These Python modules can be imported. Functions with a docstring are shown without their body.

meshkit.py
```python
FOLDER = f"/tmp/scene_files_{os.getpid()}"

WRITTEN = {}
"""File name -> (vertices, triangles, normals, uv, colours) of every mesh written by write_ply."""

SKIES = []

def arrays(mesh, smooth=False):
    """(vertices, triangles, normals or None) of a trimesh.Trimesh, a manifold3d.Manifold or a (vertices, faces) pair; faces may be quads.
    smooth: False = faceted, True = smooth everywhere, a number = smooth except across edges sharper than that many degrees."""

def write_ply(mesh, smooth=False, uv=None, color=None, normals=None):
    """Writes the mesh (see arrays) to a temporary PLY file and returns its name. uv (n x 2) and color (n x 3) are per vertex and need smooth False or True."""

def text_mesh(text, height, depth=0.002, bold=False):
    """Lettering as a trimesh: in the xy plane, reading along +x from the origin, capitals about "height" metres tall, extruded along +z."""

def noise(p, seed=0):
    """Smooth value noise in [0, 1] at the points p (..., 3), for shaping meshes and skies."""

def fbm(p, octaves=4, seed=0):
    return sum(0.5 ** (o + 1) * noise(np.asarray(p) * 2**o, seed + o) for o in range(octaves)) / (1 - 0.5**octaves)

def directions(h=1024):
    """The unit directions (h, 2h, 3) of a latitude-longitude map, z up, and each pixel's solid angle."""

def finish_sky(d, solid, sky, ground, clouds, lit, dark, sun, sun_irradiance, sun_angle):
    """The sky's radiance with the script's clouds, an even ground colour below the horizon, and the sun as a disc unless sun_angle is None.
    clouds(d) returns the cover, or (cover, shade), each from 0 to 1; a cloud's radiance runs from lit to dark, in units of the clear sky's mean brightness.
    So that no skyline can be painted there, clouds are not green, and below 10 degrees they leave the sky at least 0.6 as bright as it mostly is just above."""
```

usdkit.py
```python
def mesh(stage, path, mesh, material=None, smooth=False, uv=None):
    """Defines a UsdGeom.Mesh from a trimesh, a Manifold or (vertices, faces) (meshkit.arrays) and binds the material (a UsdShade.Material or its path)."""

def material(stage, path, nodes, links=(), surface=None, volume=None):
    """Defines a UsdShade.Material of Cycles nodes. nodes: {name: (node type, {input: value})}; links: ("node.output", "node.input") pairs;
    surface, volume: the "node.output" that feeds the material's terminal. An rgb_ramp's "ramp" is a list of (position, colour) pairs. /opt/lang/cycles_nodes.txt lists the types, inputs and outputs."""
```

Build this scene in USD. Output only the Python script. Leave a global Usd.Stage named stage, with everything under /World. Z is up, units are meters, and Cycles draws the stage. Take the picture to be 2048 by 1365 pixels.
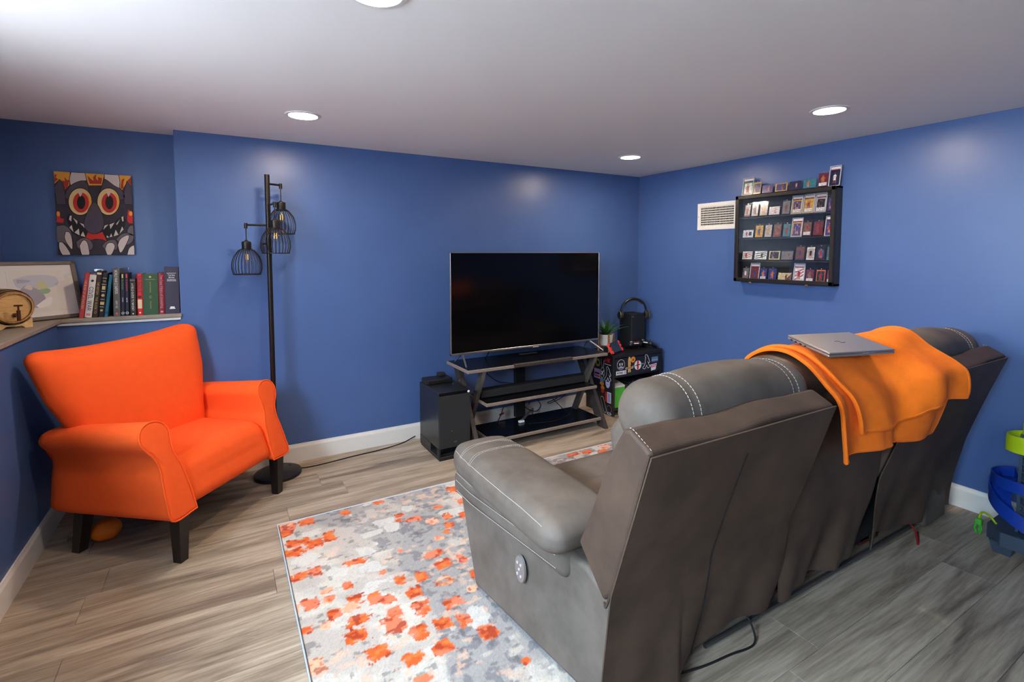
import math, random, numpy as np, trimesh, usdkit, meshkit
import manifold3d as m3
from shapely.geometry import Polygon, Point, box as sbox, LineString
from shapely import affinity
from pxr import Usd, UsdGeom, UsdLux, Gf, Sdf, UsdShade
stage = Usd.Stage.CreateInMemory()
UsdGeom.SetStageUpAxis(stage, 'Z'); UsdGeom.SetStageMetersPerUnit(stage, 1.0)
UsdGeom.Xform.Define(stage, '/World'); UsdGeom.Scope.Define(stage, '/World/Looks')
random.seed(4); np.random.seed(4)
PI = math.pi
H = 2.25                                   # ceiling height; back wall y=0, right wall x=0, the room lies at x<0, y<0

# ------------------------------------------------------------------ camera, light, exposure
cam = UsdGeom.Camera.Define(stage, '/World/camera')
CAM, YAW, PITCH, ROLL = (-3.69054, -3.79175, 1.48100), 0.5255, -0.0613, -0.0012
fw = np.array([math.sin(YAW)*math.cos(PITCH), math.cos(YAW)*math.cos(PITCH), math.sin(PITCH)])
rt = np.array([math.cos(YAW), -math.sin(YAW), 0.]); up = np.cross(rt, fw)
rt, up = math.cos(ROLL)*rt + math.sin(ROLL)*up, -math.sin(ROLL)*rt + math.cos(ROLL)*up
m = np.eye(4); m[0, :3], m[1, :3], m[2, :3], m[3, :3] = rt, up, -fw, CAM
cam.AddTransformOp().Set(Gf.Matrix4d(*m.ravel().tolist()))
cam.CreateHorizontalApertureAttr(36.0); cam.CreateFocalLengthAttr(1002.04/2048*36); cam.CreateVerticalApertureAttr(36.0*1365/2048)
cam.CreateVerticalApertureOffsetAttr(-114.01/2048*36)
cam.CreateClippingRangeAttr(Gf.Vec2f(0.05, 100)); cam.CreateExposureAttr(1.66)
LED_STRENGTH, LED_COLOR = 95.0, (1.0, 0.80, 0.60)     # the recessed ceiling lights
DAY_STRENGTH, DAY_COLOR = 27.0, (0.54, 0.78, 1.0)     # daylight outside the window in the left wall
DOME = 1.5
dome = UsdLux.DomeLight.Define(stage, '/World/sky_light'); dome.CreateIntensityAttr(DOME); dome.CreateColorAttr(Gf.Vec3f(0.75, 0.86, 1.0))
for nm_, wy_, k_ in (('window_daylight', -2.15, 0.72), ('window_daylight_001', -4.0, 0.95)):     # sky light coming down through the two windows
    win = UsdLux.RectLight.Define(stage, '/World/' + nm_)
    win.CreateWidthAttr(1.3); win.CreateHeightAttr(1.2); win.CreateIntensityAttr(DAY_STRENGTH*k_); win.CreateColorAttr(Gf.Vec3f(*DAY_COLOR))
    win.AddTranslateOp().Set((-5.45, wy_, 2.28)); win.AddRotateXYZOp().Set((57, 0, -90))

# ------------------------------------------------------------------ helpers
def S(r, g=None, b=None):
    if g is None: r, g, b = (int(r[i:i+2], 16) for i in (1, 3, 5))
    f = lambda c: c/12.92 if c <= 0.04045 else ((c+0.055)/1.055)**2.4
    return tuple(f(c/255) for c in (r, g, b))
MATS = {}
def pm(name, col, rough=0.5, metal=0.0, var=0.0, vscale=8.0, bump=0.0, bscale=200.0, coat=0.0, sheen=0.0, spec=0.5, col2=None, stretch=(1, 1, 1), emit=0.0, detail=4.0, dist=0.002):
    """principled material; var mixes a darker/lighter noise into the colour, bump adds fine relief"""
    if name in MATS: return MATS[name]
    n = {'p': ('principled_bsdf', {'base_color': col, 'roughness': rough, 'metallic': metal, 'coat_weight': coat, 'sheen_weight': sheen, 'specular_ior_level': spec})}
    l = []
    if emit: n['p'][1].update(emission_color=col, emission_strength=emit)
    if var or bump:
        n['tc'] = ('texture_coordinate', {}); n['mp'] = ('mapping', {'scale': stretch}); l.append(('tc.object', 'mp.vector'))
    if var:
        n['nz'] = ('noise_texture', {'scale': vscale, 'detail': detail, 'roughness': 0.6}); l.append(('mp.vector', 'nz.vector'))
        c2 = col2 or tuple(c*(1-var) for c in col); c1 = col if col2 else tuple(min(1, c*(1+var)) for c in col)
        n['rp'] = ('rgb_ramp', {'ramp': [(0.3, c2), (0.7, c1)]}); l += [('nz.fac', 'rp.fac'), ('rp.color', 'p.base_color')]
    if bump:
        n['nb'] = ('noise_texture', {'scale': bscale, 'detail': 3.0}); n['bp'] = ('bump', {'strength': bump, 'distance': dist})
        l += [('mp.vector', 'nb.vector'), ('nb.fac', 'bp.height'), ('bp.normal', 'p.normal')]
    MATS[name] = usdkit.material(stage, '/World/Looks/' + name, n, l, surface='p.BSDF')
    return MATS[name]
def pane(name, tint=(1, 1, 1), rough=0.03, ior=1.45):
    if name in MATS: return MATS[name]
    f0 = ((ior-1)/(ior+1))**2*1.6
    MATS[name] = usdkit.material(stage, '/World/Looks/' + name, {'t': ('transparent_bsdf', {'color': tint}), 'g': ('glossy_bsdf', {'color': (1, 1, 1), 'roughness': rough}), 'w': ('layer_weight', {'blend': 0.5}),
        'p': ('math', {'math_type': 'power', 'value2': 5.0}), 'f': ('math', {'math_type': 'multiply_add', 'value2': 1-f0, 'value3': f0, 'use_clamp': True}), 'm': ('mix_closure', {})},
        [('w.facing', 'p.value1'), ('p.value', 'f.value1'), ('f.value', 'm.fac'), ('t.BSDF', 'm.closure1'), ('g.BSDF', 'm.closure2')], surface='m.closure')
    return MATS[name]
used = {}
def numbered(parent, name):
    k = (parent, name); n = used.get(k, 0); used[k] = n + 1
    return f'{parent}/{name}' + (f'_{n:03d}' if n else '')
def tag(p, label=None, cat=None, group=None, kind=None):
    for k, v in (('label', label), ('category', cat), ('group', group), ('kind', kind)):
        if v: p.SetCustomDataByKey(k, v)
def MM(parts):
    out = []
    for p in parts:
        if isinstance(p, (list, tuple)) and len(p) == 2 and not hasattr(p, 'vertices'): p = trimesh.Trimesh(np.asarray(p[0], float), tri(p[1]), process=False)
        elif hasattr(p, 'to_mesh'):
            q = p.to_mesh(); p = trimesh.Trimesh(np.array(q.vert_properties[:, :3]), np.array(q.tri_verts), process=False)
        out.append(p)
    return trimesh.util.concatenate(out) if len(out) > 1 else out[0]
def tri(f):
    f = np.asarray(f, int)
    return np.vstack([f[:, [0, 1, 2]], f[:, [0, 2, 3]]]) if f.shape[1] == 4 else f
def put(path, mesh, mat, smooth=35):
    if isinstance(mesh, (list, tuple)) and not (len(mesh) == 2 and isinstance(mesh[0], np.ndarray)): mesh = MM(mesh)
    return usdkit.mesh(stage, path, mesh, mat, smooth=smooth).GetPrim()
class Thing:
    """an Xform at the thing's base; its parts are given in local coordinates, or in world ones with world=True"""
    def __init__(s, name, label, cat, base=(0, 0, 0), rotz=0.0, group=None, kind=None):
        s.path = numbered('/World', name); x = UsdGeom.Xform.Define(stage, s.path)
        x.AddTranslateOp().Set(tuple(map(float, base))); x.AddRotateZOp().Set(float(rotz)); s.prim = x.GetPrim()
        s.inv = np.linalg.inv(trimesh.transformations.translation_matrix(base) @ trimesh.transformations.rotation_matrix(math.radians(rotz), (0, 0, 1)))
        tag(s.prim, label, cat, group, kind)
    def part(s, name, mesh, mat, parent=None, world=False, label=None, kind=None, smooth=35):
        if isinstance(mesh, (list, tuple)) and not (len(mesh) == 2 and isinstance(mesh[0], np.ndarray)): mesh = MM(mesh)
        if world:
            mesh = MM([mesh]).copy(); mesh.apply_transform(s.inv)
        p = put(numbered(parent or s.path, name), mesh, mat, smooth)
        tag(p, label, None, None, kind)
        return str(p.GetPath())
def struct(name, mesh, mat, smooth=False):
    p = put(numbered('/World', name), mesh, mat, smooth); tag(p, None, None, None, 'structure'); return str(p.GetPath())
def single(name, mesh, mat, label, cat, group=None, kind=None, smooth=35):
    p = put(numbered('/World', name), mesh, mat, smooth); tag(p, label, cat, group, kind); return str(p.GetPath())
def child(path, name, mesh, mat, label=None, kind=None, smooth=35):
    p = put(numbered(path, name), mesh, mat, smooth); tag(p, label, None, None, kind); return str(p.GetPath())
def T(mesh, t=(0, 0, 0), r=None, s=None):
    """scale, rotate (degrees about x, y, z in that order), move"""
    mesh = MM(mesh if isinstance(mesh, list) else [mesh]).copy()
    if s is not None: mesh.apply_transform(np.diag([*np.broadcast_to(s, 3), 1.0]))
    for k, a in enumerate(r or ()):
        if a: mesh.apply_transform(trimesh.transformations.rotation_matrix(math.radians(a), np.eye(3)[k]))
    mesh.apply_translation(t); return mesh
def bx(x0, x1, y0, y1, z0, z1, c=0.0):
    """box with chamfered edges"""
    x0, x1, y0, y1, z0, z1 = min(x0, x1), max(x0, x1), min(y0, y1), max(y0, y1), min(z0, z1), max(z0, z1)
    if not c:
        b = trimesh.creation.box((x1-x0, y1-y0, z1-z0)); b.apply_translation(((x0+x1)/2, (y0+y1)/2, (z0+z1)/2)); return b
    c = min(c, (x1-x0)*.45, (y1-y0)*.45, (z1-z0)*.45); P = []
    for k in range(3):
        d = [c, c, c]; d[k] = 0
        for sx in (0, 1):
            for sy in (0, 1):
                for sz in (0, 1):
                    P.append(((x1-d[0]) if sx else (x0+d[0]), (y1-d[1]) if sy else (y0+d[1]), (z1-d[2]) if sz else (z0+d[2])))
    return trimesh.convex.convex_hull(np.array(P))
def rb(cx, cy, cz, sx, sy, sz, r=0.02, seg=16):
    """rounded box by the hull of eight spheres"""
    r = min(r, sx*.499, sy*.499, sz*.499); sp = m3.Manifold.sphere(r, seg)
    return MM([m3.Manifold.batch_hull([sp.translate((cx+a*(sx/2-r), cy+b*(sy/2-r), cz+c*(sz/2-r))) for a in (-1, 1) for b in (-1, 1) for c in (-1, 1)])])
def soft(sx, sy, sz, r, n=24, fn=None):
    """dense rounded box about the origin, displaced by fn(points) (for cushions)"""
    t = np.linspace(-1, 1, n+1); V, F = [], []
    for ax in range(3):
        for sg in (-1, 1):
            a, b = np.meshgrid(t, t, indexing='ij'); p = np.zeros((n+1, n+1, 3)); p[..., ax] = sg; p[..., (ax+1) % 3] = a; p[..., (ax+2) % 3] = b
            o = sum(len(v) for v in V); V.append(p.reshape(-1, 3)); g = np.arange((n+1)**2).reshape(n+1, n+1) + o
            q = np.stack([g[:-1, :-1], g[1:, :-1], g[1:, 1:], g[:-1, 1:]], -1).reshape(-1, 4)
            F.append(q if sg > 0 else q[:, ::-1])
    V = np.vstack(V); h = np.array([sx, sy, sz])/2; r = np.minimum(r, h*.999)
    p = V*h; inner = np.clip(p, -(h-r), h-r); d = (p-inner)/r; L = np.linalg.norm(d, axis=1, keepdims=True); p = inner + r*d/np.maximum(L, 1e-9)
    me = trimesh.Trimesh(p, tri(np.vstack(F)), process=False); me.merge_vertices(digits_vertex=6)
    if fn is not None: me.vertices = fn(np.array(me.vertices))
    return me
def tube(path, r, n=8, closed=False, caps=True):
    P = np.asarray(path, float); k = len(P); r = np.broadcast_to(r, k)
    t = np.gradient(P, axis=0) if not closed else np.roll(P, -1, 0)-np.roll(P, 1, 0)
    t /= np.maximum(np.linalg.norm(t, axis=1, keepdims=True), 1e-12)
    a = np.array([0, 0, 1.]) if abs(t[0][2]) < .9 else np.array([1., 0, 0]); N = []
    for i in range(k):
        a = a - t[i]*(a@t[i]); a /= np.linalg.norm(a); N.append(a.copy())
    N = np.array(N); B = np.cross(t, N); th = np.arange(n)*2*PI/n
    V = P[:, None] + r[:, None, None]*(np.cos(th)[None, :, None]*N[:, None] + np.sin(th)[None, :, None]*B[:, None])
    g = np.arange(k*n).reshape(k, n); g1 = np.roll(g, -1, 1); F = []
    for i in range(k if closed else k-1):
        j = (i+1) % k; F.append(np.stack([g[i], g1[i], g1[j], g[j]], -1))
    F = tri(np.vstack(F)); V = V.reshape(-1, 3)
    if caps and not closed:
        V = np.vstack([V, P[0], P[-1]]); c = k*n
        F = np.vstack([F, np.stack([g1[0], g[0], np.full(n, c)], -1), np.stack([g[-1], g1[-1], np.full(n, c+1)], -1)])
    return trimesh.Trimesh(V, F, process=False)
def smoothpath(P, n=40):
    P = np.asarray(P, float); k = len(P); Q = np.vstack([2*P[0]-P[1], P, 2*P[-1]-P[-2]]); out = []
    for u in np.linspace(0, k-1-1e-9, n):
        i = int(u); s = u-i; p0, p1, p2, p3 = Q[i], Q[i+1], Q[i+2], Q[i+3]
        out.append(.5*((2*p1)+(p2-p0)*s+(2*p0-5*p1+4*p2-p3)*s*s+(3*p1-p0-3*p2+p3)*s**3))
    return np.array(out)
def lathe(prof, n=32):
    prof = np.array(prof, float); th = np.arange(n)*2*PI/n; k = len(prof)
    V = np.stack([prof[:, :1]*np.cos(th), prof[:, :1]*np.sin(th), np.repeat(prof[:, 1:], n, 1)], -1).reshape(-1, 3)
    g = np.arange(k*n).reshape(k, n); g1 = np.roll(g, -1, 1)
    F = tri(np.vstack([np.stack([g[i], g1[i], g1[i+1], g[i+1]], -1) for i in range(k-1)]))
    me = trimesh.Trimesh(V, F, process=False); me.merge_vertices(); me.update_faces(me.nondegenerate_faces()); return me
def polys(p):
    return [g for g in getattr(p, 'geoms', [p]) if g.geom_type == 'Polygon' and g.area > 1e-9]
def ext(poly, d):
    """shapely polygon in (x, y) extruded along +z"""
    poly = poly if hasattr(poly, 'geom_type') else Polygon(poly)
    if not poly.is_valid: poly = poly.buffer(0)
    return MM([trimesh.creation.extrude_polygon(g, d, engine='earcut') for g in polys(poly)])
def flat(poly, y, d=0.0006):
    """polygon drawn in (x, z), facing -y, its face at y and its thickness d behind it"""
    e = ext(poly, d); v = np.array(e.vertices); e.vertices = np.stack([v[:, 0], y + d - v[:, 2], v[:, 1]], 1); return e
def side(poly, x0, x1, bev=0.0, seg=3):
    """polygon in (y, z) extruded along x from x0 to x1, edges rounded by bev"""
    P = np.array(poly, float)
    if bev: P = np.array(Polygon(P).buffer(-bev).buffer(bev, quad_segs=4).exterior.coords)[:-1]
    def ring(ins): 
        g = Polygon(P).buffer(-ins, join_style=1) if ins > 0 else Polygon(P)
        return g
    L = []
    if bev:
        return rounded_ext(P, x0, x1, bev, seg)
    e = ext(Polygon(P), x1-x0); v = np.array(e.vertices); e.vertices = np.stack([v[:, 2]+x0, v[:, 0], v[:, 1]], 1); return e
def rounded_ext(P, x0, x1, b, seg=3):
    P = np.asarray(P, float)
    if Polygon(P).exterior.is_ccw is False: P = P[::-1]
    n = len(P); e = np.roll(P, -1, 0)-P; e /= np.maximum(np.linalg.norm(e, axis=1, keepdims=True), 1e-12)
    nn = np.stack([e[:, 1], -e[:, 0]], 1); vn = nn+np.roll(nn, 1, 0); vn /= np.maximum(np.linalg.norm(vn, axis=1, keepdims=True), 1e-9)
    rings = []
    for a in np.linspace(0, PI/2, seg+1): rings.append((x0+b*(1-math.sin(a)), b*(1-math.cos(a))))
    rings = [(x0+b*(1-math.sin(a)), b*(1-math.cos(a))) for a in np.linspace(PI/2, 0, seg+1)] + [(x1-b*(1-math.sin(a)), b*(1-math.cos(a))) for a in np.linspace(0, PI/2, seg+1)]
    V = np.vstack([np.column_stack([np.full(n, x), P-vn*i]) for x, i in rings]); g = np.arange(len(rings)*n).reshape(-1, n); g1 = np.roll(g, -1, 1)
    F = [tri(np.vstack([np.stack([g[i], g1[i], g1[i+1], g[i+1]], -1) for i in range(len(rings)-1)]))]
    pv, pf = trimesh.creation.triangulate_polygon(Polygon(P-vn*b), engine='earcut')
    idx = np.array([np.argmin(((P-vn*b)-q[:2])@((P-vn*b)-q[:2]).T.diagonal() if False else np.linalg.norm((P-vn*b)-q[:2], axis=1)) for q in pv])
    pf = idx[pf]; F += [pf[:, ::-1], pf+(len(rings)-1)*n]
    me = trimesh.Trimesh(V, np.vstack(F), process=False); me.fix_normals(); return me
def shell(P, th):
    """a grid of points (n, m, 3) as a sheet of thickness th"""
    P = np.asarray(P, float); n, k = P.shape[:2]
    nu, nv = np.gradient(P, axis=0), np.gradient(P, axis=1); N = np.cross(nu, nv); N /= np.maximum(np.linalg.norm(N, axis=2, keepdims=True), 1e-12)
    V = np.vstack([(P+N*th/2).reshape(-1, 3), (P-N*th/2).reshape(-1, 3)]); g = np.arange(n*k).reshape(n, k); o = n*k
    q = np.stack([g[:-1, :-1], g[1:, :-1], g[1:, 1:], g[:-1, 1:]], -1).reshape(-1, 4); F = [q, q[:, ::-1]+o]
    loop = np.r_[g[0, :], g[1:, -1], g[-1, -2::-1], g[-2:0:-1, 0]]; l2 = np.roll(loop, -1)
    F.append(np.stack([loop, l2, l2+o, loop+o], -1))
    return trimesh.Trimesh(V, tri(np.vstack(F)), process=False)
def dashes(path, step=0.011, ln=0.0075, r=0.0013):
    P = np.asarray(path, float); d = np.r_[0, np.cumsum(np.linalg.norm(np.diff(P, axis=0), axis=1))]; out = []
    at = lambda s: np.array([np.interp(s, d, P[:, k]) for k in range(3)])
    for s in np.arange(step/2, d[-1]-ln, step): out.append(tube([at(s), at(s+ln)], r, 4))
    return out
def text(s, h, depth=0.0008, bold=False):
    return meshkit.text_mesh(s, h, depth, bold)
def text_on(s, h, cx, cz, y, up=False, maxw=None, bold=False, down=False):
    """lettering facing -y, centred at (cx, cz); down: reading downwards"""
    e = text(s, h, 0.0006, bold); b = e.bounds; e.apply_translation((-(b[0]+b[1])/2)*[1, 1, 0])
    if maxw and b[1][0]-b[0][0] > maxw: e.apply_transform(np.diag([maxw/(b[1][0]-b[0][0]), 1, 1, 1]))
    if down: e.apply_transform(trimesh.transformations.rotation_matrix(-PI/2, (0, 0, 1)))
    v = np.array(e.vertices); e.vertices = np.stack([v[:, 0]+cx, y-v[:, 2], v[:, 1]+cz], 1); return e
nz = meshkit.noise; fbm = meshkit.fbm
# ------------------------------------------------------------------ materials of the room
WALL = pm('blue_wall_paint', S(71, 97, 147), 0.36, var=0.04, vscale=3, bump=0.06, bscale=260)
CEIL = pm('ceiling_paint', S(238, 235, 232), 0.9, bump=0.05, bscale=300)
WHITE = pm('white_trim_paint', S(225, 220, 212), 0.4)
BLACK = pm('black_plastic', S(24, 24, 26), 0.4)
BLACKM = pm('black_matte', S(20, 20, 21), 0.7)
def plank_mat(k):
    rs = np.random.RandomState(50+k); tone = [0.97, 1.04, 1.0, 1.08, 0.93, 1.0][k]
    c = lambda r, g, b: tuple(x*tone for x in S(r, g, b))
    n = {'tc': ('texture_coordinate', {}), 'oi': ('object_info', {}), 'ad': ('vector_math', {'math_type': 'multiply_add', 'vector2': (3.7, 5.1, 1.0)}),
         'mp': ('mapping', {'scale': (1.1, 11.0, 1.0), 'location': tuple(rs.rand(3)*40)}), 'mp2': ('mapping', {'scale': (4.0, 90.0, 1.0)}), 'mp3': ('mapping', {'scale': (0.55, 5.0, 1.0), 'location': tuple(rs.rand(3)*40)}),
         'n1': ('noise_texture', {'scale': 1.0, 'detail': 7.0, 'roughness': 0.62, 'distortion': 0.9}), 'n2': ('noise_texture', {'scale': 1.0, 'detail': 4.0, 'roughness': 0.7}), 'n3': ('noise_texture', {'scale': 1.0, 'detail': 5.0, 'roughness': 0.55, 'distortion': 1.6}),
         'r1': ('rgb_ramp', {'ramp': [(0.28, c(112, 97, 84)), (0.45, c(160, 142, 122)), (0.6, c(184, 166, 145)), (0.75, c(198, 182, 162))]}),
         'r2': ('rgb_ramp', {'ramp': [(0.32, (0.58, 0.56, 0.54)), (0.58, (1, 1, 1))]}), 'r3': ('rgb_ramp', {'ramp': [(0.34, (0.48, 0.45, 0.43)), (0.44, (1, 1, 1))]}),
         'm1': ('mix', {'mix_type': 'multiply', 'fac': 0.8}), 'm2': ('mix', {'mix_type': 'multiply', 'fac': 0.85}), 'bp': ('bump', {'strength': 0.12, 'distance': 0.0015}),
         'p': ('principled_bsdf', {'roughness': 0.42, 'specular_ior_level': 0.35})}
    l = [('tc.object', 'ad.vector1'), ('oi.location', 'ad.vector3')]
    n['ad'][1]['vector2'] = (1, 1, 1)
    l += [('ad.vector', 'mp.vector'), ('ad.vector', 'mp2.vector'), ('ad.vector', 'mp3.vector'), ('mp.vector', 'n1.vector'), ('mp2.vector', 'n2.vector'), ('mp3.vector', 'n3.vector'),
          ('n1.fac', 'r1.fac'), ('n2.fac', 'r2.fac'), ('n3.fac', 'r3.fac'), ('r1.color', 'm1.color1'), ('r2.color', 'm1.color2'), ('m1.color', 'm2.color1'), ('r3.color', 'm2.color2'), ('m2.color', 'p.base_color'), ('n2.fac', 'bp.height'), ('bp.normal', 'p.normal')]
    return usdkit.material(stage, f'/World/Looks/laminate_plank_{k}', n, l, surface='p.BSDF')
PL = [plank_mat(k) for k in range(6)]
# ------------------------------------------------------------------ the room
XL, XU, YB, XR, REC = -4.52, -4.78, -6.2, 0.0, 0.175      # ledge wall, wall above it, wall behind the camera, right wall, depth of the alcove
fl = UsdGeom.Xform.Define(stage, '/World/floor'); tag(fl.GetPrim(), None, None, None, 'structure')
child('/World/floor', 'subfloor', bx(XL-.05, .05, YB-.05, .05, -.05, -.008), pm('subfloor_dark', S(40, 36, 32), .9), smooth=False)
rs = np.random.RandomState(11); PW, PLEN, y = .195, 1.25, -.09
row = 0
while y > YB:
    y0, y1 = max(y-PW, YB), y if row else 0.0; x = XL - rs.rand()*PLEN
    if row == 0: y0 = -.09-0.0; y0 = y-PW; y1 = 0.0
    while x < 0:
        a, b = max(x, XL), min(x+PLEN, 0.0)
        if b-a > .02:
            p = UsdGeom.Mesh(put(numbered('/World/floor', 'plank'), T(bx(a+.0006, b-.0006, y0+.0006, y1-.0006, -.008, 0, .0012), (-(a+b)/2, -(y0+y1)/2, 0)), PL[rs.randint(6)], False))
            p.AddTranslateOp().Set(((a+b)/2, (y0+y1)/2, 0))
        x += PLEN
    y -= PW if row else PW; row += 1
struct('ceiling', bx(XU-.1, .1, YB-.1, REC+.1, H, H+.06), CEIL)
AX = -3.923
struct('wall_back', bx(AX, .1, 0, REC+.1, 0, H), WALL)
struct('wall_back_ledge', bx(XL-.1, AX, 0, .1, 0, 1.08), WALL)
struct('wall_alcove', bx(XU-.1, AX, REC, REC+.1, 1.06, H), WALL)
struct('wall_right', bx(0, .1, YB, 0, 0, H), WALL)
struct('wall_left_ledge', bx(XL-.1, XL, YB, 0, 0, 1.08), WALL)
WZ0, WZ1 = 1.22, 2.10; WINS = [(-2.70, -1.60), (-4.50, -3.40)]
struct('wall_left', [bx(XU-.1, XU, YB, -4.50, 1.06, H), bx(XU-.1, XU, -3.40, -2.70, 1.06, H), bx(XU-.1, XU, -1.60, REC+.1, 1.06, H)] + [bx(XU-.1, XU, a, b, z0, z1) for a, b in WINS for z0, z1 in ((1.06, WZ0), (WZ1, H))], WALL)
struct('wall_front', bx(XU-.1, .1, YB-.1, YB, 0, H), WALL)
for k, (a, b) in enumerate(WINS):
    w = struct(f'window_{k+1}', [bx(XU-.09, XU-.03, a, a+.05, WZ0, WZ1, .006), bx(XU-.09, XU-.03, b-.05, b, WZ0, WZ1, .006), bx(XU-.09, XU-.03, a, b, WZ0, WZ0+.05, .006), bx(XU-.09, XU-.03, a, b, WZ1-.05, WZ1, .006)], WHITE)
    child(w, 'pane', bx(XU-.065, XU-.059, a+.05, b-.05, WZ0+.05, WZ1-.05), pane('window_glass'), smooth=False)
BBP = [(0, 0), (.014, 0), (.014, .100), (.0125, .104), (.0125, .108), (.0075, .118), (.0065, .127), (0, .127)]
def baseboard(name, x0, y0, x1, y1, nx, ny):
    P = np.array(BBP); V = np.array([[(x0+nx*a, y0+ny*a, z) for a, z in P], [(x1+nx*a, y1+ny*a, z) for a, z in P]]); n = len(P)
    g = np.arange(2*n).reshape(2, n); F = [[g[0, i], g[0, (i+1) % n], g[1, (i+1) % n], g[1, i]] for i in range(n)]
    me = trimesh.Trimesh(V.reshape(-1, 3), np.vstack([tri(F), [[0, i+1, i] for i in range(1, n-1)], [[n, n+i, n+i+1] for i in range(1, n-1)]]), process=False); me.fix_normals()
    struct(name, me, WHITE, 30)
baseboard('baseboard_back', XL, 0, 0, 0, 0, -1); baseboard('baseboard_right', 0, 0, 0, YB, -1, 0); baseboard('baseboard_left', XL, 0, XL, YB, 1, 0)
CAP = pm('grey_oak_ledge', S(150, 135, 118), .5, var=.22, vscale=5, stretch=(6, 30, 6), bump=.05)
CAPB = pm('grey_oak_ledge_back', S(150, 135, 118), .5, var=.22, vscale=5, stretch=(3, 30, 6), bump=.05)
ZT = 1.104
struct('trim_1', [bx(XL, AX+.005, -.022, 0.0, 1.081, ZT, .003), bx(XU, AX, 0, REC, 1.081, ZT)], CAPB)
struct('trim_2', [bx(XU, XL+.022, YB, -.0, 1.081, ZT, .003)], CAP)
struct('trim_3', [bx(XL, AX, -.014, 0, 1.064, 1.081, .002)], WHITE)
# recessed ceiling lights
LED = usdkit.material(stage, '/World/Looks/led_diffuser', {'e': ('emission', {'color': LED_COLOR, 'strength': LED_STRENGTH})}, surface='e.emission')
RING = pm('light_trim_white', S(232, 230, 226), .5)
def light(x, y, label):
    t = Thing('ceiling_light', label, 'ceiling light', (x, y, H), 0, 'recessed ceiling lights')
    t.part('trim_ring', lathe([(.074, -.001), (.076, -.006), (.092, -.004), (.095, 0), (.074, 0), (.074, -.001)], 40), RING)
    t.part('diffuser', lathe([(0, -.0035), (.06, -.0035), (.074, -.002), (.074, -.0005), (0, -.0005)], 40), LED)
for lx, ly, lab in ((-3.27, -.75, 'recessed round ceiling light in front of the black floor lamp'), (-.83, -.75, 'small far recessed ceiling light near the room corner above the television side'),
                    (-.83, -2.27, 'recessed ceiling light beside the wall with the card display case'), (-3.27, -2.27, 'recessed ceiling light cut by the top edge of the picture')):
    light(lx, ly, lab)
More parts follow.
